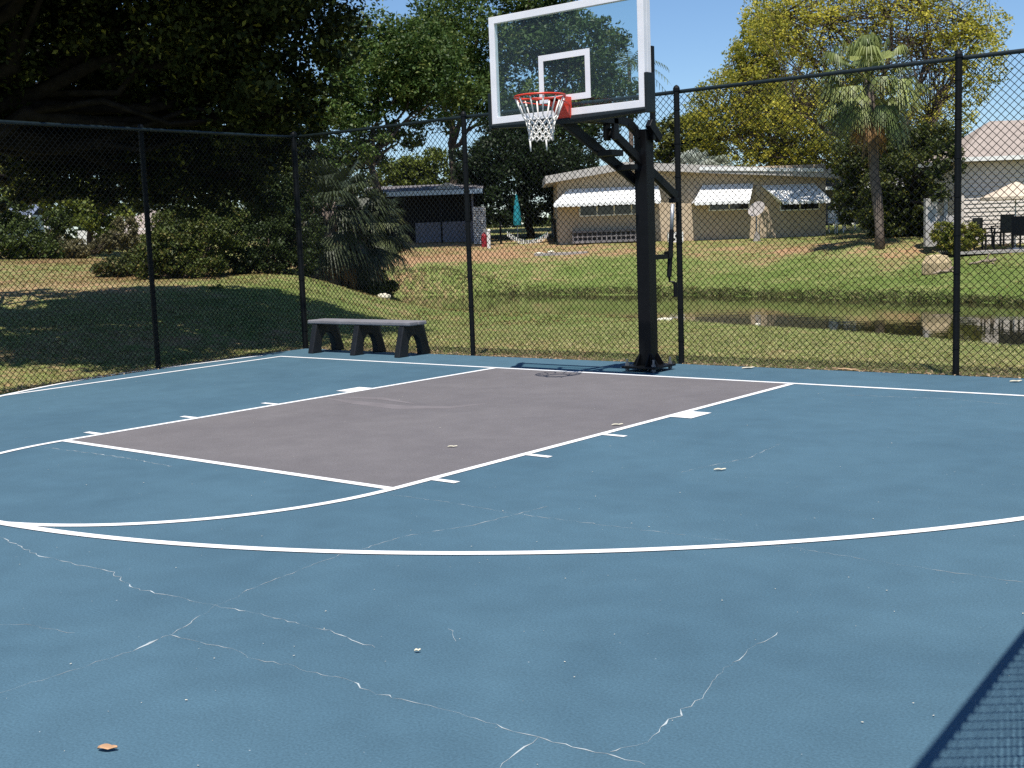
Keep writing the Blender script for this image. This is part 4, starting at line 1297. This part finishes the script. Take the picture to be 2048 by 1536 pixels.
# right house
Dr = 38.0; kr = FOC / Dr
rh, rp_, _ = house_at("siding_house", "cream sided house with pinkish roof at the right edge", 1925, 492, Dr)
x_ = lambda px: (px - 1925) / kr
mb = MB(); mb.box((5.0, 1.33, 1.25), (9.96, 2.56, 3.1)); 
for i in range(21):
    z = -.1 + i * .13
    V = [(-.012, -.01, z), (10.0, -.01, z), (10.0, .016, z + .13), (-.012, .016, z + .13), (-.012, .016, z), (10.0, .016, z)]
    mb.add(V, [(0, 1, 2, 3), (0, 4, 5, 1), (0, 3, 4), (1, 5, 2)])
mb.box((-.02, 0, 1.25), (.09, .09, 2.9))
mb.build("wall", M_SIDING, rh)
mb = MB()
ex, ey, ez = -.35, -.42, 2.78
rz_ = 4.0
xr0 = x_(1962) + .25
V = [(ex, ey, ez), (10.5, ey, ez), (10.5, 1.3, rz_), (xr0 + .5, 1.3, rz_), (ex, 3.0, ez), (10.5, 3.0, ez)]
mb.add(V, [(0, 1, 2, 3), (0, 3, 4), (4, 3, 2, 5)])
mb.add([(ex, ey, ez - .06), (10.5, ey, ez - .06), (10.5, 3.0, ez - .06), (ex, 3.0, ez - .06)], [(3, 2, 1, 0)])
rr_ = mb.build("roof", M_PINKROOF, rh)
mb = MB(); mb.box((5.05, ey - .03, ez - .07), (11.0, .10, .13)); mb.box((ex - .02, 1.3, ez - .07), (.10, 3.3, .13)); mb.build("gutter", M_WPAINT, rr_)

# neighbour's house between them
Dn = 58.0; kn = FOC / Dn
nh, np_, _ = house_at("grey_house", "grey-roofed house with white gutter between the tan and siding houses", 1610, 474, Dn)
y_ = lambda px: (px - 1610) / kn
Wn = y_(1935)
mb = MB(); mb.box((Wn / 2, 5.2, 1.15), (Wn, 7.0, 2.5)); mb.build("wall", M_LILAC, nh)
mb = MB()
V = [(-.6, -.4, 2.38), (Wn + .5, -.4, 2.38), (Wn + .5, 4.2, 3.6), (.2, 4.2, 3.6), (-.6, 9.3, 2.38), (Wn + .5, 9.3, 2.38)]
mb.add(V, [(0, 1, 2, 3), (0, 3, 4), (4, 3, 2, 5)]); mb.add([(-.6, -.4, 2.30), (Wn + .5, -.4, 2.30), (Wn + .5, 9.3, 2.3), (-.6, 9.3, 2.3)], [(3, 2, 1, 0)])
rn = mb.build("roof", M_GREYROOF, nh)
mb = MB(); mb.box((Wn / 2, -.44, 2.30), (Wn + 1.2, .08, .15)); mb.build("gutter", M_WPAINT, rn)
for px in (1668, 1704, 1760, 1860, 1893):
    mb = MB(); mb.box((y_(px), -.1, 1.15), (.12, .12, 2.3)); mb.build("porch_column", M_WPAINT, nh)
window(nh, y_(1700), y_(1740), .9, 1.9, 1.7, 2)
# corner wall seen beside the shrub
cw = thing("garden_wall", "pale stub wall and white post between the shrub and the grey house", "wall", at(1850, 484, 37.1), YAW)
mb = MB(); mb.box((.2, .1, .6), (.36, .2, 1.5)); mb.box((.66, .1, .7), (.12, .12, 1.7)); mb.box((.8, .2, .35), (.72, .1, .9)); mb.build("wall_block", mat("weathered_wall_paint", (.44, .42, .40), .7, .2, noise=.15, nscale=4), cw)

# far-left pink house
ph, pp_, _ = house_at("pink_house", "pale pink low house glimpsed through the left fence, beyond the bushes", 150, 500, 50)
mb = MB(); mb.box((1.7, 2.5, .35), (3.2, 4.6, .9)); mb.build("wall", M_WPAINT, ph)
mb = MB()
V = [(.9, -.3, .55), (3.3, -.3, .55), (3.3, 2.4, 1.65), (2.6, 2.4, 1.65), (.0, 5, .55), (3.3, 5, .55)]
mb.add(V, [(0, 1, 2, 3), (0, 3, 4), (4, 3, 2, 5)]); mb.build("roof", M_PINKROOF, ph)
mb = MB(); mb.box((1.3, -.32, .5), (1.0, .06, .1)); mb.box((1.3, .1, .2), (.8, .3, .45)); mb.build("shaded_opening_box", M_DARK, ph)  # solid near-black boxes stand in for the opening's shade
bh, bp2, _ = house_at("blue_shed", "small blue-roofed white shed at the far left edge behind the trees", 15, 500, 54, cat="shed")
mb = MB(); mb.box((.6, 1.2, .7), (1.1, 2.2, 1.7)); mb.build("wall", M_BLUEWHITE, bh)
mb = MB(); V = [(-.1, -.15, 1.5), (1.3, -.15, 1.5), (1.3, 1.2, 2.05), (-.1, 1.2, 2.05), (1.3, 2.6, 1.5), (-.1, 2.6, 1.5)]
mb.add(V, [(0, 1, 2, 3), (3, 2, 4, 5)]); mb.build("roof", mat("slate_blue_roof", (.14, .17, .24), .8), bh)
mb = MB(); mb.box((.6, -.17, 1.45), (1.4, .05, .16)); mb.build("fascia", M_WPAINT, bh)
wp = thing("white_post", "white post standing among the shrubs at far left", "post", at(97, 488, 42), YAW)
mb = MB(); mb.box((0, 0, .45), (.14, .14, 1.0)); mb.box((0, 0, .965), (.18, .18, .03)); mb.build("post_shaft", M_WPAINT, wp)

# ------------------------------------------------------------------ garden things on the far bank
# satellite dish
sp = at(1513, 477, 47.6); sp[2] = gz(sp[0], sp[1])
sdh = thing("satellite_dish", "grey satellite dish on a thin pole before the tan house", "satellite dish", sp, YAW)
mb = MB(); mb.tube([(0, 0, -.1), (0, 0, 1.05)], .03, 8); mb.tube([(.12, .02, -.1), (.12, .02, .8)], .018, 6); mb.build("mast", M_STEEL, sdh)
mb = MB()
dn = np.array([-.55, -.62, .55]); dn /= np.linalg.norm(dn)
e1 = np.cross(dn, [0, 0, 1]); e1 /= np.linalg.norm(e1); e2 = np.cross(e1, dn)
V, F = [], []
for i in range(5):
    r_ = .36 * i / 4
    for k in range(20):
        a_ = 2 * math.pi * k / 20
        V.append(np.array([.02, -.06, 1.25]) + (e1 * math.cos(a_) + e2 * math.sin(a_) * 1.0) * r_ + dn * (r_ * r_ * .45))
for i in range(4):
    for k in range(20):
        F.append((i * 20 + k, i * 20 + (k + 1) % 20, (i + 1) * 20 + (k + 1) % 20, (i + 1) * 20 + k))
mb.add(V, F); o = mb.build("dish", M_CONC, sdh, smooth=True)
mb = MB(); mb.bar(np.array([.02, -.06, 1.25]) - e2 * .34, np.array([.02, -.06, 1.25]) + dn * .38 - e2 * .05, .02, .02); mb.box(np.array([.02, -.06, 1.25]) + dn * .40 - e2 * .03, (.07, .07, .07)); mb.build("receiver_arm", M_STEEL, sdh)
mb = MB(); mb.prism([(-.14, -.08), (.16, -.08), (.10, .22), (.0, .42), (-.08, .2)], 1, -.08, .1); mb.build("base_stone", M_CONC, sdh)

# patio umbrella, closed teal umbrella
up_ = at(2030, 488, 36.4); up_[2] = gz(up_[0], up_[1])
pu = thing("patio_umbrella", "open beige patio umbrella before the siding house", "umbrella", up_, YAW)
mb = MB(); mb.tube([(0, 0, 0), (0, 0, 2.0)], .022, 8); mb.tube([(0, 0, 0), (0, 0, .07)], .24, 14); mb.build("pole", M_STEEL, pu)
mb = MB(); V = [(0, 0, 2.07)]; F = []
for rr2, z2 in ((.12, 2.03), (.62, 1.80), (1.02, 1.62), (1.03, 1.53)):
    for k in range(8):
        a_ = 2 * math.pi * (k + .5) / 8
        V.append((rr2 * math.cos(a_), rr2 * math.sin(a_), z2))
for k in range(8):
    F.append((0, 1 + k, 1 + (k + 1) % 8))
    for j in range(3):
        F.append((1 + j * 8 + k, 1 + (j + 1) * 8 + k, 1 + (j + 1) * 8 + (k + 1) % 8, 1 + j * 8 + (k + 1) % 8))
mb.add(V, F); mb.build("canopy", M_BEIGE, pu)
cu_ = at(1036, 485, 52.5); cu_[2] = gz(cu_[0], cu_[1])
cu = thing("closed_umbrella", "folded teal umbrella standing under the dark tree behind the hammock", "umbrella", cu_, YAW)
mb = MB(); mb.tube([(0, 0, -.1), (0, 0, 2.1)], .02, 6); mb.build("pole", M_STEEL, cu)
mb = MB(); mb.tube([(0, 0, .7), (0, 0, .9), (0, 0, 1.5), (0, 0, 2.05)], [.17, .19, .13, .03], 9); mb.build("folded_canopy", M_TEAL, cu)
# hammock
ha, hb = at(1004, 452, 51.0), at(1108, 450, 51.0)
hm = thing("hammock", "teal hammock with pale fringe slung left of the tan house", "hammock", at(1056, 487, 51), YAW)
orgh = np.array(hm.location)
mb = MB(); V, F = [], []
N_ = 16
Rm = np.array([[math.cos(YAW), math.sin(YAW), 0], [-math.sin(YAW), math.cos(YAW), 0], [0, 0, 1]])
la, lb = Rm @ (ha - orgh), Rm @ (hb - orgh)
prof = []
for i in range(N_ + 1):
    f = i / N_
    c = la + (lb - la) * f + np.array([0, 0, -.62 * 4 * f * (1 - f)])
    wd2 = .02 + .36 * min(1, 3 * min(f, 1 - f))
    prof.append(c)
    V += [c + np.array([0, -wd2, .0]), c + np.array([0, 0, -.10 * min(1, 4 * min(f, 1 - f))]), c + np.array([0, wd2, .0])]
for i in range(N_):
    F += [(3 * i, 3 * i + 1, 3 * i + 4, 3 * i + 3), (3 * i + 1, 3 * i + 2, 3 * i + 5, 3 * i + 4)]
mb.add(V, F); mb.build("hammock_bed", M_TEAL, hm)
mb = MB()
for i in range(3, 27):
    f = i / 30
    c = la + (lb - la) * f + np.array([0, -.38, -.62 * 4 * f * (1 - f)])
    mb.box(c + np.array([0, 0, -.11]), (.035, .01, .22))
mb.build("fringe", M_WPAINT, hm)
mb = MB(); mb.tube([la + np.array([-.05, 0, .04]), la], .012, 5); mb.build('rope', M_NET, hm)
mb = MB(); mb.tube([lb, lb + np.array([.05, 0, .04])], .012, 5); mb.build("rope", M_NET, hm)
for px, lbl in ((1002, "dark post holding the left end of the hammock"), (1111, "dark post holding the right end of the hammock")):
    q = at(px, 490, 51.1); q[2] = gz(q[0], q[1])
    o = thing("hammock_post", lbl, "post", q, YAW)
    mb = MB(); mb.tube([(0, 0, -.2), (0, 0, .95)], .045, 8); mb.tube([(0, 0, .95), (0, 0, .98)], .055, 8); mb.build("post_shaft", M_DARK, o)
# white post with red float
q = at(978, 492, 49.0); q[2] = gz(q[0], q[1])
wp2 = thing("mooring_post", "short white post beside the lattice screen", "post", q, YAW)
mb = MB(); mb.tube([(0, 0, -.2), (0, 0, .70)], .075, 10); mb.tube([(0, 0, .70), (0, 0, .74), (0, 0, .78)], [.09, .09, .03], 10); mb.build("post_shaft", M_WPAINT, wp2)
q = at(969, 490, 49.6); q[2] = gz(q[0], q[1])
rb = thing("red_canister", "red canister behind the short white post", "canister", q, YAW)
mb = MB(); mb.tube([(0, 0, -.02), (0, 0, .48), (0, 0, .56)], [.12, .12, .06], 10); mb.tube([(0, 0, .56), (0, 0, .62)], .03, 8); mb.build("canister_body", M_RED, rb)

# patio chairs (dark) by the siding house, white ones in the shade
def chair(name, label, pos, rot, m_, group):
    o = thing(name, label, "chair", pos, rot, group)
    mb = MB(); mb.box((0, 0, .42), (.48, .46, .05)); mb.build("seat", m_, o, bevel=.01)
    mb = MB(); mb.box((0, .23, .70), (.48, .05, .55)); mb.build("backrest", m_, o, bevel=.01)
    for sx in (-1, 1):
        for sy in (-1, 1):
            mb = MB(); mb.box((sx * .21, sy * .2, .2), (.045, .045, .4)); mb.build("leg", m_, o)
        mb = MB(); mb.box((sx * .24, 0, .62), (.05, .46, .035)); mb.box((sx * .24, -.2, .52), (.04, .04, .18)); mb.build("armrest", m_, o)
    return o
for px, D, rot, lbl in ((1968, 36.6, .6, "dark patio chair nearest the yellow-green shrub"), (2004, 37.2, 3.4, "dark patio chair left of the umbrella pole"), (2046, 36.2, 2.2, "dark patio chair at the right edge under the beige umbrella")):
    q = at(px, 492, D); q[2] = gz(q[0], q[1]) + .06
    chair("patio_chair", lbl, q, YAW + rot, M_BLACKP, "dark patio chairs by the siding house")
q = at(2018, 494, 36.0); q[2] = gz(q[0], q[1])
sl = MB(); sl.box((0, .6, .02), (3.4, 2.2, .08))
o = sl.build("patio", M_CONC); o.location = q; o.rotation_euler = (0, 0, YAW); tag(o, kind='structure')
for px, D, rot, lbl in ((1672, 50, .4, "white garden chair at the tan house corner"), (1700, 52, 2.8, "white garden chair under the grey house's gutter")):
    q = at(px, 478, D); q[2] = gz(q[0], q[1])
    chair("garden_chair", lbl, q, YAW + rot, M_WPAINT, "white garden chairs in the shade")

# stump / dried palm boot, driftwood, stones
q = at(1872, 549, 32.9); q[2] = gz(q[0], q[1])
st = thing("dried_palm_clump", "tan dried palm clump humped on the far lawn", "dried plant", q, YAW)
mb = MB()
mb.tube([(0, 0, -.05), (0, 0, .2), (.01, 0, .38), (.02, 0, .5)], [.30, .29, .2, .05], 12)
for i in range(150):
    a_ = rng.random() * 6.28; ln = .28 + .12 * rng.random()
    d = np.array([math.cos(a_) * .95, math.sin(a_) * .7, 0])
    top = np.array([.02, 0, .50]) + d * .1
    P = [top, top + d * ln * .45 + np.array([0, 0, -.05]), top + d * ln * .75 + np.array([0, 0, -.22]), d * ln + np.array([0, 0, -.02])]
    mb.tube(P, [.02, .035, .035, .02], 5)
mb.build("dry_fronds", mat("straw", (.46, .36, .22), .9, .1, noise=.35, nscale=12), st)
for (px, py, D, L_, ang, lbl) in ((1888, 553, 32.6, .75, .35, "weathered driftwood branch lying before the dried palm clump"), (1965, 535, 33.4, .7, -.3, "bleached driftwood branch on the lawn right of the fence post")):
    q = at(px, py, D); q[2] = gz(q[0], q[1])
    o = thing("driftwood", lbl, "driftwood", q, YAW + ang)
    mb = MB(); branch(mb, (-L_ / 2, 0, .02), (L_ / 2, .0, .12), .03, .05, 6, .06, 7); branch(mb, (L_ * .1, 0, .05), (L_ * .3, .1, .3), .035, .015, 4, .08, 6); branch(mb, (L_ * .3, 0, .08), (L_ * .5, -.1, -.02), .03, .015, 4, .08, 6)
    mb.build("wood_limb", M_WOOD, o, smooth=True)
def rock(name, label, pos, s, m_, group=None):
    bm = bmesh.new(); bmesh.ops.create_icosphere(bm, subdivisions=2, radius=1)
    for v in bm.verts:
        k = 1 + (random.random() - .5) * .35
        v.co = Vector((v.co.x * s[0] * k, v.co.y * s[1] * k, v.co.z * s[2] * k + s[2] * .35))
    me = bpy.data.meshes.new(name); bm.to_mesh(me); bm.free(); me.materials.append(m_)
    o = link_mesh(name, me); o.location = pos; o.rotation_euler = (0, 0, YAW); tag(o, label, "stone", group); return o
for px, py, D, s, lbl in ((1078, 508, 46, (.22, .18, .09), "pale flat stone at the left end of the grey slab on the lawn"), (1102, 501, 46.5, (.14, .12, .06), "small pale stone just above the grey slab on the lawn"), (1330, 637, 26.2, (.2, .12, .05), "white stone on the near pond edge beside the hoop pole"), (768, 588, 32.5, (.2, .16, .12), "tan stone under the shrub at the left pond tip"), (1516, 647, 24.2, (.06, .05, .04), "small pale stone on the near pond edge, right of the pole"), (1720, 655, 22.3, (.05, .05, .08), "white stone standing at the near pond edge, right part")):
    q = at(px, py, D); q[2] = gz(q[0], q[1])
    rock("stone", lbl, q, s, M_LITTER)
q = at(1120, 511, 45.8); q[2] = gz(q[0], q[1]) + .03
mb = MB(); mb.prism([(-1.0, .0), (-.8, -.14), (.9, -.10), (1.1, .03), (.7, .15), (-.7, .14)], 2, -.06, .06)
o = mb.build("stepping_slab", M_CONC, bevel=.01); o.location = q; o.rotation_euler = (0, 0, YAW); tag(o, "long grey slab lying on the tan lawn below the hammock", "slab")

# ------------------------------------------------------------------ litter on the court
def curled_leaf(name, label, px, py, L_, W2, col, ang=0.0, cat="leaf"):
    p = gp(px, py, .0055)
    n_ = 9; V, F = [], []
    for i in range(n_):
        f = i / (n_ - 1); x = (f - .5) * L_
        w2 = W2 * math.sin(math.pi * min(max(f, .04), .96)) ** .7 * (1 - .35 * f)
        z = .000 + .004 * abs(math.sin(f * 5.0))
        V += [(x, -w2, z + .004), (x, 0, z - .001), (x, w2, z + .006)]
    for i in range(n_ - 1):
        F += [(3 * i, 3 * i + 3, 3 * i + 4, 3 * i + 1), (3 * i + 1, 3 * i + 4, 3 * i + 5, 3 * i + 2)]
    mb = MB(); mb.add(V, F); o = mb.build(name, col, smooth=True); o.location = p; o.rotation_euler = (0, 0, ang)
    sm = o.modifiers.new("thick", 'SOLIDIFY'); sm.thickness = .0015
    return tag(o, label, cat)
curled_leaf("fallen_leaf", "curled tan leaf on the blue court at bottom left", 215, 1498, .062, .017, M_DRYLEAF, YAW - .15)
curled_leaf("fallen_leaf", "pale crumpled leaf on the court edge right of the hoop base", 1497, 736, .15, .04, M_LITTER, YAW + .3)
curled_leaf("fallen_leaf", "pale leaf near the sideline end of the far right court edge", 2032, 763, .11, .035, M_LITTER, YAW)
curled_leaf("fallen_leaf", "thin pale leaf on the grey key near its right line", 1235, 850, .09, .018, M_LITTER, YAW + .1)
curled_leaf("fallen_leaf", "pale sliver of leaf in the middle of the grey key", 905, 894, .07, .012, M_LITTER, YAW)
curled_leaf("fallen_leaf", "pale leaf on the blue paint right of the key", 1440, 940, .075, .014, M_LITTER, YAW)
curled_leaf("fallen_leaf", "small white leaf scrap beside the lower cracks", 835, 1303, .024, .007, M_LITTER, YAW + .2)
p0, p1 = gp(1662, 736, .01), gp(1712, 739, .01)
mb = MB(); branch(mb, p0, p1, .006, .012, 5, .03, 6)
tag(mb.build("twig", mat("bare_twig", (.50, .34, .20), .9, .1)), "bare tan twig lying along the court edge by the fence", "twig")
pts = []
n = 950
cx = rng.uniform(-5.2, 6.2, n); cy = rng.uniform(-9, 1.0, n)
V, F = [], []
for x, y in zip(cx, cy):
    s = .0016 + .0045 * rng.random() ** 3
    a_ = rng.random() * 3.14
    d = np.array([math.cos(a_), math.sin(a_)]) * s; e_ = np.array([-d[1], d[0]]) * (.35 + .5 * rng.random())
    o = len(V)
    for q in (d, e_, -d, -e_): V.append((x + q[0], y + q[1], .0052))
    F.append((o, o + 1, o + 2, o + 3))
tag(np_mesh("leaf_litter", V, F, M_LITTER), "tiny pale leaf flecks scattered over the court", "litter", kind='stuff')

# dry leaves and grit gathered along the fence foot
n = 2600
k_ = rng.random(n)
ex_ = np.where(k_ < .62, rng.uniform(-6.1, 5.6, n), 0); ey_ = np.zeros(n)
ey_ = np.where(k_ < .62, 1.06 + .02 * ex_ + rng.gamma(1.6, .09, n), ey_)
tt_ = rng.uniform(0, 7, n)
wx_ = PC[0] + wdir[0] * tt_ - rng.gamma(1.6, .08, n) + .02; wy_ = PC[1] + wdir[1] * tt_
ex_ = np.where(k_ < .62, ex_, wx_); ey_ = np.where(k_ < .62, ey_, wy_)
P_ = np.column_stack([ex_, ey_, np.maximum(ground_z(np.column_stack([ex_, ey_])), -.03) + .02 + .02 * rng.random(n)])
V, F, C = leaves_np(P_, .042, .5, leaf_cols(rng.random(n), (.22, .14, .08), (.52, .40, .26)), up=1.5)
tag(np_mesh("fence_litter", V, F, M_GRASS, cols=C), "dry leaves and grit gathered along the foot of the fences", "litter", kind='stuff')

# ------------------------------------------------------------------ grass
def scatter_grass(name, label, n, region, hmin, hmax, wdt, cgreen, cdry, dryadd=0.0):
    XYs = region(n)
    sdv = pond_sd(XYs)
    XYs = XYs[sdv > .02]
    z = ground_z(XYs)
    dry = np.clip(zone(XYs)[:, 0] + dryadd + (rng.random(len(XYs)) - .5) * .9, 0, 1)[:, None]
    m_ = len(XYs)
    base = np.column_stack([XYs, z - .012])
    a_ = rng.random(m_) * 6.283
    side = np.column_stack([np.cos(a_), np.sin(a_), np.zeros(m_)])
    lean = rng.normal(size=(m_, 3)) * 1.5; lean[:, 2] = 0
    h = (hmin + (hmax - hmin) * rng.random((m_, 1)))
    tip = base + np.array([0, 0, 1.]) * h + lean * h
    mid = base + np.array([0, 0, .6]) * h + lean * h * .35
    wv = wdt * (.6 + .8 * rng.random((m_, 1)))
    V = np.stack([base - side * wv * .5, base + side * wv * .5, mid + side * wv * .35, tip, mid - side * wv * .35], 1).reshape(-1, 3)
    F = np.arange(5 * m_).reshape(m_, 5)
    c = np.array(cgreen) * (1 - dry) + np.array(cdry) * dry
    c = c * (.7 + .6 * rng.random((m_, 1)))
    return tag(np_mesh(name, V, F, M_GRASS, cols=np.repeat(c, 5, axis=0)), label, "grass", kind='stuff')
def near_region(n):
    out = []
    # strip beyond the fences, sampled denser near the viewer
    while sum(len(o) for o in out) < n:
        D = 11 + 16 * rng.random(20000) ** 1.3
        px = -80 + 2220 * rng.random(20000)
        lat = (px - 1024) / FOC * D
        XYs = CAM[:2] + np.outer(D, FH[:2]) + np.outer(lat, RH[:2])
        wx = PC[0] + (XYs[:, 1] - PC[1]) * wdir[0] / wdir[1]
        ok = (XYs[:, 1] > 1.13) | (XYs[:, 0] < wx + .02)
        out.append(XYs[ok])
    return np.concatenate(out)[:n]
scatter_grass("grass", "short patchy green and tan grass between the fences and the pond", 150000, near_region, .012, .05, .014, (.26, .33, .09), (.56, .46, .27), -.03)
def bank_region(n):
    far = POND[len(NEARE):]
    seg = rng.integers(0, len(far) - 1, n)
    f = rng.random((n, 1))
    p = far[seg] + (far[seg + 1] - far[seg]) * f
    return p + FH[:2] * (rng.random((n, 1)) ** 1.5 * 1.0) + rng.normal(size=(n, 2)) * .06
scatter_grass("bank_grass", "ragged dark green grass fringe along the far waterline", 8000, bank_region, .03, .15, .03, (.10, .14, .04), (.34, .28, .15), .2)
def farlawn_region(n):
    D = 26 + 24 * rng.random(n)
    px = -60 + 2200 * rng.random(n)
    lat = (px - 1024) / FOC * D
    return CAM[:2] + np.outer(D, FH[:2]) + np.outer(lat, RH[:2])
scatter_grass("lawn_grass", "mown lawn grass and dead leaves across the mound and far bank", 70000, farlawn_region, .015, .05, .04, (.13, .175, .042), (.40, .25, .13), .06)
